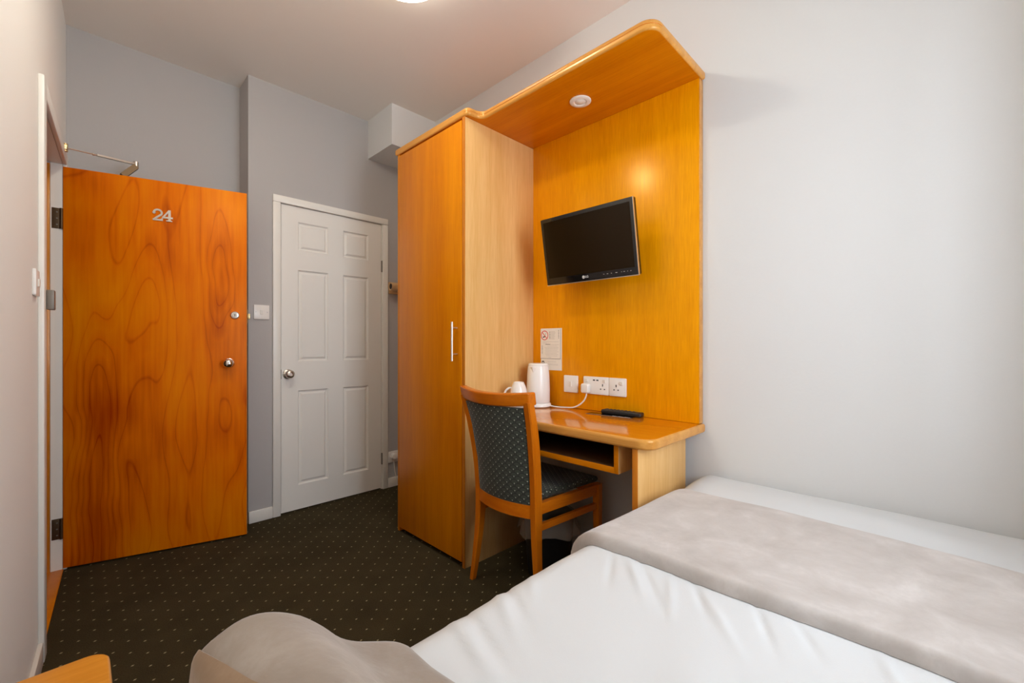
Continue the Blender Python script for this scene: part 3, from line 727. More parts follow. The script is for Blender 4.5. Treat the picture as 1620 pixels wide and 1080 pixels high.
b = B(); prism(b, rrect(0.0015, -0.0026, TW - 0.0015, 0.0006, 0.001), tvf, -0.012, 0.0012); prism(b, rrect(TW - 0.0012, 0.0, TW + 0.0012, TH, 0.0008), tvf, -0.008, 0.0005); st = obj('trim_strip', b, M['satin'], t); st['label'] = 'thin silver strip along the bottom and side'
# badge: round mark and two letters
b = B(); uc, vc = 0.226, 0.0195
lathe(b, tvf(uc, vc, 0.0003), out, [(0.0075, 0), (0.0075, 0.0008), (0, 0.0008)], 24)
text_bm(b, 'LG', 0.0135, tvf, 0.0008, 0.0008, 0.0004, 'LEFT') if False else None
text_bm(b, 'LG', 0.0145, lambda u, v, h: tvf(u + uc + 0.010, v + vc, h), 0.0006, 0.0008, 0.0003, 'LEFT')
obj('badge', b, M['silver_print'], t)
b = B()
for k, wd in ((0, .006), (1, .007), (2.2, .004), (3.4, .010), (5.0, .003), (5.6, .007), (6.6, .003), (7.4, .005)):
    u = TW - 0.175 + k * 0.0185; prism(b, [(u, 0.0195), (u + wd, 0.0195), (u + wd, 0.0218), (u, 0.0218)], tvf, 0.0002, 0.0008)
obj('control_marks', b, M['ink_pale'], t)
b = B(); box(b, (XP - 0.022, 1.10, 1.48), (XP - 0.0005, 1.22, 1.64), 0.004); cyl(b, tvf(TW / 2 + 0.0, TH / 2, -0.048), (XP - 0.02, 1.16, 1.56), 0.02, 16); obj('wall_bracket', b, M['black'], t)

# ------------------------------------------------------------------ notices on the panel
def rule(bm, u0, u1, v, h, th=0.0014):
    prism(bm, [(u0, v), (u1, v), (u1, v + th), (u0, v + th)], pn, h, h + 0.0002)
t = thing('notice', 'lower white notice sheet showing below the no smoking notice', 'notice', (XP, 1.51, 0.955))
b = B(); box(b, (XP - 0.0012, 1.436, 0.957), (XP - 0.0003, 1.584, 1.186)); obj('sheet', b, M['paper'], t)
b = B(); rule(b, -1.535, -1.475, 1.002, 0.0012); rule(b, -1.545, -1.462, 0.990, 0.0012, 0.001); rule(b, -1.540, -1.460, 0.985, 0.0012, 0.001); obj('print', b, M['ink_pale'], t)
b = B(); lathe(b, pn(-1.568, 0.997, 0.0012), (-1, 0, 0), [(0.010, 0.0), (0.010, 0.0003), (0.006, 0.0003), (0.006, 0)], 20, cap=False); rule(b, -1.577, -1.560, 1.000, 0.0012, 0.004); obj('emblem', b, M['ink'], t)
t = thing('notice', 'white no smoking notice with red circle, above the kettle', 'notice', (XP, 1.51, 1.02))
b = B(); box(b, (XP - 0.0026, 1.443, 1.019), (XP - 0.0013, 1.585, 1.183)); obj('sheet', b, M['paper'], t)
b = B(); cu, cv = -1.556, 1.148
lathe(b, pn(cu, cv, 0.0027), (-1, 0, 0), [(0.0265, 0), (0.0265, 0.0004), (0.0225, 0.0004), (0.0225, 0)], 36, cap=False)
stroke(b, [(cu - 0.0175, cv + 0.0175), (cu + 0.0175, cv - 0.0175)], 0.0036, pn, 0.0027, 0.0032); rs = obj('prohibition_ring', b, M['ink_red'], t); rs['label'] = 'red circle with a slash'
b = B(); stroke(b, [(cu - 0.012, cv - 0.011), (cu + 0.004, cv - 0.006)], 0.006, pn, 0.0026, 0.003); stroke(b, [(cu + 0.0, cv - 0.004), (cu + 0.010, cv + 0.010), (cu + 0.006, cv + 0.014)], 0.0013, pn, 0.0026, 0.003); obj('cigarette', b, M['ink'], t)
b = B()
for k in range(7): rule(b, -1.512, -1.512 + (0.030, 0.033, 0.028, 0.026, 0.031, 0.024, 0.029)[k], 1.166 - k * 0.0065, 0.0026, 0.0016)
for k, (a, c) in enumerate(((-1.567, -1.455), (-1.567, -1.54), (-1.555, -1.455), (-1.535, -1.465), (-1.555, -1.458), (-1.55, -1.46), (-1.552, -1.466), (-1.55, -1.457), (-1.553, -1.47), (-1.55, -1.46), (-1.545, -1.465), (-1.527, -1.508))):
    rule(b, a, c, 1.112 - k * 0.0078, 0.0026, 0.0012)
obj('print', b, M['ink_pale'], t)
random.seed(7)
for uc, z0, n in ((-1.4565, 1.130, 8), (-1.573, 1.045, 8), (-1.518, 1.128, 7)):
    b = B()
    for k in range(n):
        w_ = random.uniform(0.002, 0.0045); prism(b, [(uc - w_ / 2, z0 + k * 0.006), (uc + w_ / 2, z0 + k * 0.006), (uc + w_ / 2, z0 + k * 0.006 + 0.004), (uc - w_ / 2, z0 + k * 0.006 + 0.004)], pn, 0.0026, 0.0029)
    obj('bold_print', b, M['ink'], t)
b = B(); prism(b, [(-1.585, 1.0192), (-1.443, 1.0192), (-1.443, 1.0208), (-1.585, 1.0208)], pn, 0.0026, 0.0029); prism(b, [(-1.4445, 1.0208), (-1.443, 1.0208), (-1.443, 1.183), (-1.4445, 1.183)], pn, 0.0026, 0.0029); obj('border', b, M['ink'], t)
b = B(); rule(b, -1.549, -1.515, 1.0965, 0.0026, 0.0028); obj('bold_print', b, M['ink'], t)

# ------------------------------------------------------------------ kettle with its cord
kc = Vector((1.742, 1.528, ZD))
t = thing('kettle', 'white electric kettle on the desk, plugged into the double socket', 'kettle', kc)
b = B(); lathe(b, kc + Vector((0, 0, 0.0005)), (0, 0, 1), [(0.0, 0), (0.064, 0), (0.069, 0.004), (0.069, 0.014), (0.063, 0.022), (0, 0.022)], 40, cap=False); obj('base', b, M['kettle'], t)
b = B(); lathe(b, kc + Vector((0, 0, 0.0235)), (0, 0, 1), [(0.0, 0), (0.060, 0), (0.0625, 0.004), (0.0625, 0.07), (0.060, 0.14), (0.056, 0.188), (0.053, 0.196), (0, 0.196)], 40, cap=False); obj('body', b, M['kettle'], t)
b = B(); lathe(b, kc + Vector((0, 0, 0.2198)), (0, 0, 1), [(0.0535, 0), (0.0535, 0.006), (0.048, 0.012), (0.0, 0.014)], 40, cap=False); obj('lid', b, M['kettle'], t)
b = B(); sd = Vector((-0.95, -0.25, 0)).normalized(); q = kc + sd * 0.052 + Vector((0, 0, 0.19)); pr = Vector((-sd.y, sd.x, 0))
vs = [b.verts.new(p) for p in (q + pr * 0.022 + Vector((0, 0, 0.022)), q - pr * 0.022 + Vector((0, 0, 0.022)), q + sd * 0.018 + Vector((0, 0, 0.024)), q + sd * 0.004 - Vector((0, 0, 0.012)), q + pr * 0.012 - sd * 0.004 - Vector((0, 0, 0.01)), q - pr * 0.012 - sd * 0.004 - Vector((0, 0, 0.01)))]
bmesh.ops.convex_hull(b, input=vs); obj('spout', b, M['kettle'], t)
b = B(); hd_ = -sd; hp = lambda r, z: kc + hd_ * r + Vector((0, 0, z))
tube(b, spline([hp(0.052, 0.208), hp(0.070, 0.205), hp(0.078, 0.18), hp(0.078, 0.12), hp(0.074, 0.075), hp(0.060, 0.062)], 6), 0.0075, 10); obj('handle', b, M['kettle'], t)
# plug and cord
b = B(); prism(b, rrect(-1.290, 0.852, -1.246, 0.900, 0.010), pn, 0.0098, 0.036, 0.006, 3); obj('plug', b, M['plastic'], t)
b = B()
tube(b, spline([pn(-1.262, 0.853, 0.022), pn(-1.264, 0.835, 0.024), pn(-1.275, 0.812, 0.028), pn(-1.300, 0.789, 0.034), pn(-1.335, 0.774, 0.040), pn(-1.385, 0.7698, 0.046), pn(-1.43, 0.7698, 0.06), (kc.x + 0.02, kc.y - 0.071, ZD + 0.008), (kc.x + 0.01, kc.y - 0.060, ZD + 0.009)], 8), 0.0036, 10)
obj('cord', b, M['plastic'], t)

# cup turned over on a stack of saucers
cc = Vector((1.585, 1.523, ZD))
for k in range(3):
    b = B(); z = 0.0006 + k * 0.0125
    lathe(b, cc + Vector((0, 0, z)), (0, 0, 1), [(0.0, 0), (0.034, 0), (0.036, 0.003), (0.060, 0.010), (0.061, 0.012), (0.036, 0.0055), (0.0, 0.005)], 36, cap=False)
    tag(obj('saucer', b, M['china'], origin=cc + Vector((0, 0, z))), ['lowest white saucer under the upturned cup on the desk', 'middle white saucer in the pile under the upturned cup', 'topmost white saucer, directly under the upturned cup'][k], 'saucer', 'saucers under the cup')
t = thing('cup', 'white cup turned upside down behind the chair back', 'cup', cc + Vector((0, 0, 0.0385)))
b = B(); z0 = 0.0385
lathe(b, cc + Vector((0, 0, z0)), (0, 0, 1), [(0.041, 0), (0.043, 0), (0.0435, 0.03), (0.041, 0.062), (0.034, 0.085), (0.0275, 0.098), (0.026, 0.103), (0.022, 0.103), (0.022, 0.099), (0, 0.099)], 40, cap=False)
lathe(b, cc + Vector((0, 0, z0)), (0, 0, 1), [(0.041, 0), (0.0415, 0.03), (0.039, 0.061), (0.030, 0.088), (0, 0.094)], 40, cap=False)
obj('body', b, M['china'], t)
hv = Vector((-0.62, 0.78, 0)).normalized(); hp = lambda r, z: cc + hv * r + Vector((0, 0, z0 + z))
b = B(); tube(b, spline([hp(0.037, 0.072), hp(0.052, 0.070), hp(0.068, 0.055), hp(0.071, 0.036), hp(0.060, 0.020), hp(0.041, 0.016)], 6), 0.0052, 10); obj('handle', b, M['china'], t)

# remote control on a leaflet
t = thing('leaflet', 'dark printed leaflet lying under the remote control', 'leaflet', (1.79, 1.08, ZD))
lc = Vector((1.771, 1.098)); la = math.radians(7)
def lff(u, v, h):      # u across (towards the panel), v lengthwise
    return (lc.x + u * math.cos(la) - v * math.sin(la), lc.y + u * math.sin(la) + v * math.cos(la), ZD + 0.0004 + h)
b = B(); prism(b, rrect(-0.036, -0.115, 0.026, 0.115, 0.001), lff, 0, 0.0008); obj('sheet', b, M['black_gloss'], t)
b = B(); prism(b, [(-0.036, -0.115), (-0.0335, -0.115), (-0.0335, 0.115), (-0.036, 0.115)], lff, 0.0008, 0.0010)
for k in range(9): prism(b, [(-0.030, -0.105 + k * 0.010), (-0.024 + 0.003 * (k % 3), -0.105 + k * 0.010), (-0.024 + 0.003 * (k % 3), -0.099 + k * 0.010), (-0.030, -0.099 + k * 0.010)], lff, 0.0008, 0.0010)
obj('print', b, M['silver_print'], t)
t = thing('remote_control', 'black remote control lying on the desk leaflet', 'remote control', (1.797, 1.06, ZD))
rc = Vector((1.800, 1.056)); ra = math.radians(5)
def rf(u, v, h): return (rc.x + u * math.cos(ra) - v * math.sin(ra), rc.y + u * math.sin(ra) + v * math.cos(ra), ZD + 0.0016 + h)
b = B(); prism(b, rrect(-0.022, -0.100, 0.022, 0.100, 0.008), rf, 0, 0.019, 0.005, 3); obj('body', b, M['black'], t)
for i in range(8):
    for j in range(3):
        b = B(); u = -0.012 + j * 0.012; v = 0.080 - i * 0.019
        prism(b, rrect(u - 0.0038, v - 0.0045, u + 0.0038, v + 0.0045, 0.002, 3), rf, 0.0188, 0.0210); obj('button', b, M['button'], t)

# ------------------------------------------------------------------ chair at the desk
t = thing('dining_chair', 'orange wooden chair with dark green dotted upholstery at the desk', 'chair', (1.5, 1.33, 0))
CYc = 1.344
def post_path(sgn):
    # centre line of a rear post from foot to crest: (x, half width, z)
    pts = [(1.305, 0.212, 0.0), (1.310, 0.192, 0.13), (1.317, 0.176, 0.28), (1.319, 0.172, 0.42), (1.308, 0.176, 0.58), (1.281, 0.186, 0.74), (1.245, 0.196, 0.870), (1.235, 0.198, 0.92)]
    return [(x, CYc + (0.008 if sgn < 0 else 0.012) * 0 + sgn * h - 0.004, z) for x, h, z in pts]

def sweep_rect(bm, pts, w, dpt, n=6):
    """rectangular section swept along a path that rises; w along Y, dpt along X"""
    P = spline(pts, n); rings = []
    L = len(P)
    for i, p in enumerate(P):
        ww = w(i / (L - 1)) if callable(w) else w; dd = dpt(i / (L - 1)) if callable(dpt) else dpt
        c = min(ww, dd) * 0.14
        sec = [(-dd / 2 + c, -ww / 2), (dd / 2 - c, -ww / 2), (dd / 2, -ww / 2 + c), (dd / 2, ww / 2 - c), (dd / 2 - c, ww / 2), (-dd / 2 + c, ww / 2), (-dd / 2, ww / 2 - c), (-dd / 2, -ww / 2 + c)]
        rings.append([bm.verts.new(p + Vector((a, k, 0))) for a, k in sec])
    for A, C in zip(rings, rings[1:]):
        for k in range(8): bm.faces.new([A[k], A[(k + 1) % 8], C[(k + 1) % 8], C[k]])
    bm.faces.new(list(reversed(rings[0]))); bm.faces.new(rings[-1])
for sg in (-1, 1):
    b = B(); sweep_rect(b, post_path(sg)[:7], lambda k: 0.021 + 0.013 * min(1, k * 2.2), lambda k: 0.026 + 0.018 * min(1, k * 2.2) - 0.008 * max(0, k - 0.8) / 0.2); lg = obj('leg', b, M['chair_wood'], t); lg['label'] = 'rear leg that runs up into the back post'
def back_surface(v, z, off=0.0):
    """v in -1..1 across the back; concave towards the sitter"""
    zs_ = [p[2] for p in post_path(1)]; P = post_path(1)
    for i in range(len(P) - 1):
        if zs_[i] <= z <= zs_[i + 1]:
            k = (z - zs_[i]) / (zs_[i + 1] - zs_[i]); x = P[i][0] + (P[i + 1][0] - P[i][0]) * k; h = P[i][1] + (P[i + 1][1] - P[i][1]) * k - (CYc - 0.004)
            break
    else:
        x, h = P[-1][0], P[-1][1] - (CYc - 0.004)
    return Vector((x - 0.040 * (1 - v * v) + off, CYc - 0.004 + v * h, z))
def curved_slab(bm, z0, z1, vmax, off0, off1, nv=24, nz=6, puff=0.0, zcurve=0.0, bev=0.0):
    uvs = {}
    def layer(off, sgn):
        g = []
        for j in range(nz + 1):
            row = []
            for i in range(nv + 1):
                v = -vmax + 2 * vmax * i / nv; kz = j / nz; z = z0 + (z1 - z0) * kz
                e = max(0.0, (1 - abs(v / vmax) ** 6) * (1 - abs(2 * kz - 1) ** 6))
                p = back_surface(v, z, off + sgn * puff * e); p.z += zcurve * (v * v)
                vt = bm.verts.new(p); uvs[vt] = (p.y, p.z); row.append(vt)
            g.append(row)
        return g
    A = layer(off0, -1); C = layer(off1, 1)
    for j in range(nz):
        for i in range(nv):
            bm.faces.new([A[j][i], A[j][i + 1], A[j + 1][i + 1], A[j + 1][i]]); bm.faces.new([C[j][i], C[j + 1][i], C[j + 1][i + 1], C[j][i + 1]])
    for i in range(nv):
        bm.faces.new([A[0][i + 1], A[0][i], C[0][i], C[0][i + 1]]); bm.faces.new([A[nz][i], A[nz][i + 1], C[nz][i + 1], C[nz][i]])
    for j in range(nz):
        bm.faces.new([A[j][0], A[j + 1][0], C[j + 1][0], C[j][0]]); bm.faces.new([A[j + 1][nv], A[j][nv], C[j][nv], C[j + 1][nv]])
    if bev:
        bmesh.ops.recalc_face_normals(bm, faces=bm.faces[:])
        es = [e for e in bm.edges if len(e.link_faces) == 2 and e.calc_face_angle(0) > 1.0]
        bmesh.ops.bevel(bm, geom=es, offset=bev, segments=3, profile=0.5, affect='EDGES')
    return uvs
def set_uv(bm, fn, sides=False):
    lay = bm.loops.layers.uv.new('UVMap')
    for f in bm.faces:
        sd = sides and abs(f.normal.z) < 0.5
        for l in f.loops:
            c = l.vert.co
            l[lay].uv = (c.x + c.y, c.z) if sd else fn(c)
b = B(); curved_slab(b, 0.846, 0.900, 1.088, -0.020, 0.022, zcurve=0.010, bev=0.007); obj('crest_rail', b, M['chair_wood_y'], t)
b = B(); curved_slab(b, 0.385, 0.440, 0.93, -0.013, 0.013); obj('back_rail', b, M['chair_wood_y'], t)
b = B(); curved_slab(b, 0.4395, 0.8445, 0.92, -0.011, 0.011, nz=14, puff=0.008); set_uv(b, lambda c: (c.y, c.z)); bk = obj('backrest', b, M['fabric'], t); bk['label'] = 'dark green upholstered back with pale dots'
SX0, SX1 = 1.340, 1.725
for sg in (-1, 1):
    b = B()
    p = Vector((SX0 - 0.012, CYc + sg * 0.170, 0.4205)); q = Vector((SX1 - 0.02, CYc + sg * 0.203, 0.4205)); bar(b, p, q, 0.022, 0.046); obj('seat_rail', b, M['chair_wood_x'], t)
    b = B(); p = Vector((SX0 - 0.022, CYc + sg * 0.172, 0.343)); q = Vector((SX1 - 0.02, CYc + sg * 0.203, 0.343)); bar(b, p, q, 0.018, 0.026); obj('stretcher', b, M['chair_wood_x'], t)
    b = B(); sweep_rect(b, [(SX1 - 0.004, CYc + sg * 0.206, 0), (SX1 - 0.004, CYc + sg * 0.205, 0.22), (SX1 - 0.004, CYc + sg * 0.204, 0.444)], lambda k: 0.026 + 0.010 * k, lambda k: 0.026 + 0.012 * k); lg = obj('leg', b, M['chair_wood'], t); lg['label'] = 'straight front leg'
b = B(); bar(b, Vector((SX1 - 0.004, CYc - 0.186, 0.4205)), Vector((SX1 - 0.004, CYc + 0.186, 0.4205)), 0.022, 0.046); obj('seat_rail', b, M['chair_wood_y'], t)
b = B(); prism(b, [(SX0 - 0.006, CYc - 0.152), (SX1 + 0.018, CYc - 0.192), (SX1 + 0.018, CYc + 0.192), (SX0 - 0.006, CYc + 0.152)], XYZ, 0.4435, 0.474, 0.013, 4)
set_uv(b, lambda c: (c.y, c.x), True); st = obj('seat', b, M['fabric'], t); st['label'] = 'dark green upholstered seat'

# waste bin under the desk
bc = Vector((1.600, 1.335, 0))
t = thing('waste_bin', 'black waste bin with a clear liner under the desk', 'waste bin', bc)
b = B(); lathe(b, bc + Vector((0, 0, 0.001)), (0, 0, 1), [(0, 0), (0.095, 0), (0.100, 0.004), (0.122, 0.29), (0.118, 0.29), (0.096, 0.008), (0, 0.008)], 40, cap=False); obj('bin', b, M['bin'], t)
b = B(); random.seed(11)
n = 60; rings = []
for k, (r, z) in enumerate(((0.105, 0.20), (0.116, 0.285), (0.121, 0.298), (0.128, 0.292), (0.135, 0.27), (0.142, 0.245), (0.148, 0.215))):
    rings.append([])
    for i in range(n):
        a = 2 * PI * i / n; amp = 0.0 if k < 3 else 0.0035 * (k - 2)
        rr = r + amp * (noise.noise(Vector((math.cos(a) * 4, math.sin(a) * 4, k * 0.35))) + 0.5 * math.sin(a * 11 + k * 0.5)); zz = z + (0 if k < 4 else 0.018 * (k - 3) * noise.noise(Vector((math.cos(a) * 2.2, math.sin(a) * 2.2, 3.0))))
        rings[-1].append(b.verts.new(bc + Vector((rr * math.cos(a), rr * math.sin(a), zz))))
for A, C in zip(rings, rings[1:]):
    for i in range(n): b.faces.new([A[i], A[(i + 1) % n], C[(i + 1) % n], C[i]])
lb = obj('liner', b, M['bag'], t); lb['label'] = 'clear crumpled plastic bag'

# ------------------------------------------------------------------ bed
BX0, BX1, BY0, BY1 = -0.085, XR - 0.006, -0.262, 0.716
ZT = 0.556
t = thing('bed', 'single bed base and mattress under the white duvet', 'bed', (0.9, 0.22, 0))
b = B(); box(b, (BX0 + 0.03, BY0 + 0.05, 0.03), (BX1 - 0.04, BY1 - 0.05, 0.30), 0.015, 3); obj('divan_base', b, M['divan'], t)
b = B(); box(b, (BX0 + 0.03, BY0 + 0.04, 0.301), (BX1 - 0.035, BY1 - 0.04, 0.512), 0.03, 4); obj('mattress', b, M['mattress'], t)
for x in (0.1, 1.65):
    for y in (-0.12, 0.58):
        b = B(); cyl(b, (x, y, 0.0), (x, y, 0.032), 0.022, 14); obj('foot', b, M['black'], t)
FOLDS = [  # x, y, direction in degrees, half length, half width, height
    (0.90, 0.56, 28, 0.07, 0.006, -0.0045), (0.91, 0.50, 40, 0.08, 0.007, 0.005), (0.92, 0.47, 40, 0.10, 0.005, -0.005), (0.90, 0.41, 25, 0.08, 0.007, 0.004), (0.93, 0.36, 32, 0.06, 0.006, -0.005),
    (0.88, 0.30, 38, 0.08, 0.008, 0.004), (0.93, 0.24, 26, 0.07, 0.006, -0.005), (0.94, 0.17, 30, 0.05, 0.007, -0.004), (0.93, 0.05, 20, 0.07, 0.008, 0.004), (0.94, -0.06, 12, 0.08, 0.008, -0.004),
    (0.62, 0.64, 60, 0.08, 0.010, 0.006), (0.66, 0.65, 62, 0.08, 0.008, -0.005), (0.50, 0.60, 75, 0.09, 0.012, 0.007), (0.54, 0.62, 72, 0.08, 0.008, -0.006), (0.72, 0.65, 45, 0.06, 0.010, 0.004),
    (0.60, 0.25, 20, 0.25, 0.05, 0.005), (0.75, 0.05, -15, 0.25, 0.06, 0.004), (1.72, 0.2, 80, 0.3, 0.05, 0.006)]
def top_z(x, y):
    z = ZT + 0.007 * noise.noise(Vector((x * 2.3, y * 2.3, 0.7))) + 0.0030 * noise.noise(Vector((x * 6, y * 6, 4.2)))
    t_ = min(1.0, max(0.0, (x - 1.58) / 0.14)); z += 0.010 * t_ * t_ * (3 - 2 * t_)
    for fx, fy, a, L, W, hgt in FOLDS:
        a = math.radians(a); dx, dy = x - fx, y - fy; p = dx * math.cos(a) + dy * math.sin(a); q = -dx * math.sin(a) + dy * math.cos(a)
        z += hgt * math.exp(-(p / L) ** 2 - (q / W) ** 2)
    return z
def edge_profile(lo, hi, r, drop, n_mid, n_arc=7, n_drop=5):
    """positions across the bed with the depth each lies below the top"""
    out = []
    for i in range(n_drop): out.append((lo, drop - (drop - r) * i / n_drop))
    for i in range(n_arc): a = PI / 2 * i / n_arc; out.append((lo + r - r * math.cos(a), r - r * math.sin(a)))
    for i in range(n_mid + 1): out.append((lo + r + (hi - lo - 2 * r) * i / n_mid, 0.0))
    for i in range(1, n_arc + 1): a = PI / 2 * i / n_arc; out.append((hi - r + r * math.sin(a), r - r * math.cos(a)))
    for i in range(1, n_drop + 1): out.append((hi, r + (drop - r) * i / n_drop))
    return out
DROP = 0.33
prx = edge_profile(BX0, BX1, 0.050, DROP, 200); pry = edge_profile(BY0, BY1, 0.07, DROP, 110)
def duvet_point(x, dx, y, dy):
    d_ = min(DROP, math.hypot(dx, dy)); k = min(1.0, d_ / 0.1)
    wob = 0.006 * noise.noise(Vector((x * 5, y * 5, d_ * 6))) * k
    return Vector((x - (0.012 if x > BX1 - 0.03 else 0) * 0 + 0, y + wob * (1 if dy > 0 else 0), top_z(x, y) - d_))
b = B(); G = [[b.verts.new(duvet_point(x, dx, y, dy)) for y, dy in pry] for x, dx in prx]
for i in range(len(prx) - 1):
    for j in range(len(pry) - 1): b.faces.new([G[i][j], G[i + 1][j], G[i + 1][j + 1], G[i][j + 1]])
dv = tag(obj('duvet', b, M['duvet'], origin=(0.9, 0.22, 0.2), smooth=80), 'white duvet spread over the bed', 'duvet')
md = dv.o.modifiers.new('thickness', 'SOLIDIFY'); md.thickness = 0.012; md.offset = -1

# velvet runner across the foot of the bed
RX0, RX1 = 0.985, 1.560
def runner_pt(k, j, layer):
    y, dy = pry_r[j]
    w0 = RX0 + 0.006 * math.sin(y * 7 + 1) + 0.004 * math.sin(y * 17); w1 = RX1 + 0.010 * math.sin(y * 5.0) + (0.02 * (y - 0.2))
    kk = 2 * k - 1
    x = w0 + (w1 - w0) * k
    base = duvet_point(x, 0, y, dy)
    de = min(k, 1 - k) * (w1 - w0); R_ = 0.016 - 0.009 * k
    th = 2 * R_ * math.sqrt(max(0.0, 1 - (1 - min(1.0, de / R_)) ** 2)) ** 0.9
    off = 0.0012 + (th if layer else 0)
    off += 0.002 * noise.noise(Vector((x * 5, y * 5, 9))) * (1 if layer else 0) * (1 - abs(kk) ** 6)
    nrm = Vector((0, 0, 1))
    if dy > 0:
        a = min(1.0, dy / 0.06); sgn = 1 if y > 0.2 else -1
        nrm = Vector((0, sgn * math.sin(a * PI / 2), math.cos(a * PI / 2)))
    return base + nrm * off
pry_r = [p for p in pry if p[1] < 0.22]
NK = 80
b = B(); L0, L1 = [], []
for k in range(NK + 1):
    kk = 0.5 - 0.5 * math.cos(PI * k / NK)
    L0.append([b.verts.new(runner_pt(kk, j, 0)) for j in range(len(pry_r))]); L1.append([b.verts.new(runner_pt(kk, j, 1)) for j in range(len(pry_r))])
nj = len(pry_r)
for k in range(NK):
    for j in range(nj - 1):
        b.faces.new([L1[k][j], L1[k + 1][j], L1[k + 1][j + 1], L1[k][j + 1]]); b.faces.new([L0[k][j], L0[k][j + 1], L0[k + 1][j + 1], L0[k + 1][j]])
for j in range(nj - 1):
    b.faces.new([L0[0][j + 1], L0[0][j], L1[0][j], L1[0][j + 1]]); b.faces.new([L0[NK][j], L0[NK][j + 1], L1[NK][j + 1], L1[NK][j]])
for k in range(NK):
    b.faces.new([L0[k][0], L0[k + 1][0], L1[k + 1][0], L1[k][0]]); b.faces.new([L0[k + 1][nj - 1], L0[k][nj - 1], L1[k][nj - 1], L1[k + 1][nj - 1]])
tag(obj('bed_runner', b, M['runner'], origin=(1.27, 0.22, 0.3), smooth=80), 'taupe velvet runner lying across the white duvet', 'bed runner')

# pillow at the head of the bed
PY0, PY1 = 0.02, 0.703
TOPC = [(0.108, 0.690), (0.122, 0.703), (0.150, 0.713), (0.180, 0.714), (0.210, 0.706), (0.238, 0.690), (0.267, 0.664), (0.293, 0.637), (0.322, 0.619), (0.355, 0.607), (0.380, 0.598), (0.394, 0.588)]
LEFTC = [(0.118, 0.582), (0.107, 0.595), (0.102, 0.620), (0.103, 0.650), (0.105, 0.675)]
BOTC = [(0.385, 0.580), (0.34, 0.577), (0.26, 0.576), (0.18, 0.576)]
sec = [(p.x, p.y) for p in spline([(x, z, 0) for x, z in LEFTC + TOPC], 3)] + BOTC
def pil(i, y, k):
    x, z = sec[i]
    cx_, cz_ = 0.22, 0.60
    x = cx_ + (x - cx_) * k; z = cz_ + (z - cz_) * k
    wv = 0.010 * noise.noise(Vector((x * 7, y * 6, 2.2))) + 0.004 * noise.noise(Vector((x * 18, y * 16, 5.2)))
    if z > 0.6: z += wv * min(1, (z - 0.6) / 0.05) * k
    # the free side drifts towards the head further from the wall end
    x += 0.035 * max(0, (x - 0.3)) / 0.1 * max(0.0, min(1, (0.62 - y) / 0.3))
    return Vector((x, y - 0.30 * max(0, x - 0.24) * (1 if y > 0.4 else 0) * min(1, (y - 0.4) / 0.2) if y > 0.4 else y, z))
b = B(); rows = []
ys = []
R_ = 0.022
for a_ in range(9): ys.append((PY0 + R_ - R_ * math.cos(PI / 2 * a_ / 8), 0.80 + 0.20 * math.sin(PI / 2 * a_ / 8)))
for k in range(1, 40): ys.append((PY0 + R_ + (PY1 - PY0 - 2 * R_) * k / 40, 1.0))
for a_ in range(9): ys.append((PY1 - R_ + R_ * math.sin(PI / 2 * a_ / 8), 0.80 + 0.20 * math.cos(PI / 2 * a_ / 8)))
for y, k in ys: rows.append([b.verts.new(pil(i, y, k)) for i in range(len(sec))])
for A, C in zip(rows, rows[1:]):
    for i in range(len(sec)): b.faces.new([A[i], A[(i + 1) % len(sec)], C[(i + 1) % len(sec)], C[i]])
b.faces.new(rows[0]); b.faces.new(rows[-1])
pw = thing('pillow', 'beige velvet pillow on the bed beside the bedside table', 'pillow', (0.25, 0.35, 0.575))
obj('cushion', b, M['pillow'], pw, smooth=60)
# the turned-in hem: a slightly raised band along the head side, bordered by a seam
def hem_pt(y, q):
    # q 0..1 from low on the head side up to the seam
    fx = 0.112 + 0.27 * min(0.35, max(0.0, 0.69 - y))
    path = sec[2:30]
    full = path; path = []
    for i, p in enumerate(full):
        if i > 6 and p[0] > fx:
            k = (fx - full[i - 1][0]) / max(1e-9, p[0] - full[i - 1][0]); path.append((fx, full[i - 1][1] + (p[1] - full[i - 1][1]) * k)); break
        path.append(p)
    L_ = [0.0]
    for p0, p1 in zip(path, path[1:]): L_.append(L_[-1] + math.hypot(p1[0] - p0[0], p1[1] - p0[1]))
    t_ = q * L_[-1]
    for i in range(len(path) - 1):
        if L_[i] <= t_ <= L_[i + 1] + 1e-9:
            k = (t_ - L_[i]) / max(1e-9, L_[i + 1] - L_[i]); x = path[i][0] + (path[i + 1][0] - path[i][0]) * k; z = path[i][1] + (path[i + 1][1] - path[i][1]) * k; break
    return x, z
def pil_xz(x, z, y, k, lift):
    x = 0.22 + (x - 0.22) * k; z = 0.60 + (z - 0.60) * k
    wv = 0.010 * noise.noise(Vector((x * 7, y * 6, 2.2))) + 0.004 * noise.noise(Vector((x * 18, y * 16, 5.2)))
    if z > 0.6: z += wv * min(1, (z - 0.6) / 0.05) * k
    n_ = Vector((x - 0.20, 0, z - 0.62)).normalized()
    return Vector((x, y, z)) + n_ * lift
b = B(); HQ = 14; hy = [q for q in ys[6:-5]]; O_, I_ = [], []
for y, k in hy:
    O_.append([b.verts.new(pil_xz(*hem_pt(y, j / HQ), y, k, 0.0042)) for j in range(HQ + 1)]); I_.append([b.verts.new(pil_xz(*hem_pt(y, j / HQ), y, k, 0.0006)) for j in range(HQ + 1)])
for i in range(len(hy) - 1):
    for j in range(HQ):
        b.faces.new([O_[i][j], O_[i + 1][j], O_[i + 1][j + 1], O_[i][j + 1]]); b.faces.new([I_[i][j], I_[i][j + 1], I_[i + 1][j + 1], I_[i + 1][j]])
    for j in (0, HQ): b.faces.new([O_[i][j], O_[i + 1][j], I_[i + 1][j], I_[i][j]])
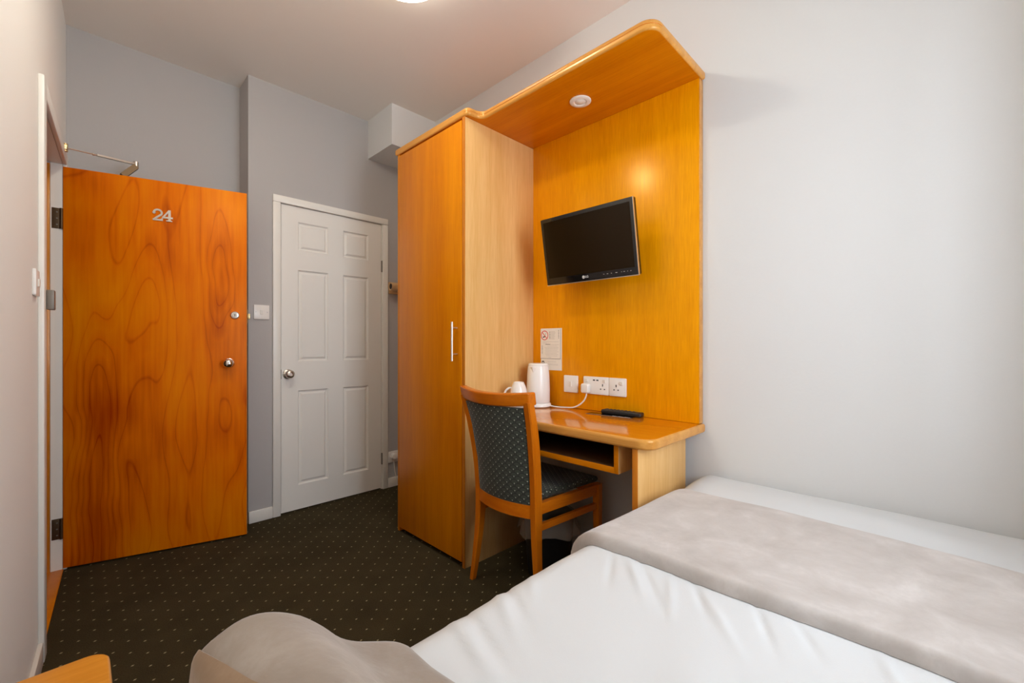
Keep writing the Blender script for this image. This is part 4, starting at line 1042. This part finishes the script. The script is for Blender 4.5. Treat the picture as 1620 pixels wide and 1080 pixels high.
for i in (0, len(hy) - 1):
    for j in range(HQ): b.faces.new([O_[i][j], O_[i][j + 1], I_[i][j + 1], I_[i][j]])
hm = obj('hem', b, M['hem'], pw, smooth=60); hm['label'] = 'tan hem band along one edge'

# bedside table at the left wall
t = thing('bedside_table', 'small orange wooden bedside table with rounded corner by left wall', 'bedside table', (-0.03, 0.95, 0))
ZB = 0.5
wallx = lambda y: HX - LSL * (HY - y)
TX1, TYB0, TYB1 = 0.043, 0.735, 1.165
outl = [(wallx(TYB0) + 0.017, TYB0), (TX1, TYB0)] + round_corner(TX1 - 0.035, TYB1 - 0.035, 0.035, 0, 90, 8) + [(wallx(TYB1) + 0.017, TYB1)]
b = B(); prism(b, outl, XYZ, ZB - 0.025, ZB, 0.006, 3)
bmesh.ops.recalc_face_normals(b, faces=b.faces[:])
for f in b.faces: f.material_index = 0 if abs(f.normal.z) > 0.95 else 1
obj('tabletop', b, [M['beech_top'], M['lip']], t)
for y in (TYB0 + 0.02, TYB1 - 0.065):
    b = B(); box(b, (wallx(y) + 0.018, y, 0), (TX1 - 0.02, y + 0.018, ZB - 0.0255), 0.001); obj('side_panel', b, M['oak_z'], t)
b = B(); box(b, (wallx(0.95) + 0.018, TYB0 + 0.0385, 0.22), (TX1 - 0.022, TYB1 - 0.0655, 0.238), 0.001); obj('shelf', b, M['oak_y'], t)

# ------------------------------------------------------------------ lamps
def dome(cx, cy, label, mat, r=0.178):
    t = thing('ceiling_light', label, 'ceiling light', (cx, cy, CEIL))
    b = B(); lathe(b, (cx, cy, CEIL - 0.0005), (0, 0, -1), [(r * 0.98, 0), (r, 0.004), (r, 0.014), (r * 0.95, 0.020), (0, 0.020)], 48, cap=False); obj('base_ring', b, M['plastic'], t)
    b = B(); lathe(b, (cx, cy, CEIL - 0.021), (0, 0, -1), [(r * 0.95, 0), (r * 0.95, 0.040), (r * 0.90, 0.055), (r * 0.72, 0.064), (r * 0.4, 0.068), (0, 0.070)], 48, cap=False); obj('shade', b, mat, t)
dome(0.973, 1.608, 'round white ceiling light glowing at the top edge', M['lamp'])
dome(0.45, 1.46, 'small bright round ceiling light close to the left wall', M['lamp_main'], 0.09)

# ------------------------------------------------------------------ light
def area(name, loc, rot, sx, sy, power, col):
    L = bpy.data.lights.new(name, 'AREA'); L.shape = 'RECTANGLE'; L.size = sx; L.size_y = sy; L.energy = power; L.color = col
    o = bpy.data.objects.new(name, L); COL.objects.link(o); o.location = loc; o.rotation_euler = rot; return o
area('window_daylight', ((WX0 + WX1) / 2, YO - 0.03, (WZ0 + WZ1) / 2), (PI / 2, 0, 0), WX1 - WX0, WZ1 - WZ0, 51, (0.80, 0.89, 1.0))
wd = bpy.data.worlds.new('overcast'); sc.world = wd; wd.use_nodes = True
wd.node_tree.nodes['Background'].inputs[0].default_value = (0.75, 0.86, 1.0, 1); wd.node_tree.nodes['Background'].inputs[1].default_value = 1.0

# ------------------------------------------------------------------ camera
cd = bpy.data.cameras.new('camera'); cam = bpy.data.objects.new('camera', cd); COL.objects.link(cam)
cam.location = (0, 0, 1.1); cam.rotation_euler = (PI / 2, 0, -math.radians(45.25))
cd.sensor_width = 36; cd.lens = 680 / 1620 * 36; cd.shift_y = 4 / 1620; cd.clip_start = 0.01
sc.camera = cam
sc.view_settings.view_transform = 'Standard'; sc.view_settings.look = 'None'; sc.view_settings.exposure = 0.0; sc.view_settings.gamma = 1.0
sc.view_settings.use_curve_mapping = False
sc.cycles.use_denoising = True
sc.cycles.max_bounces = 10; sc.cycles.diffuse_bounces = 6
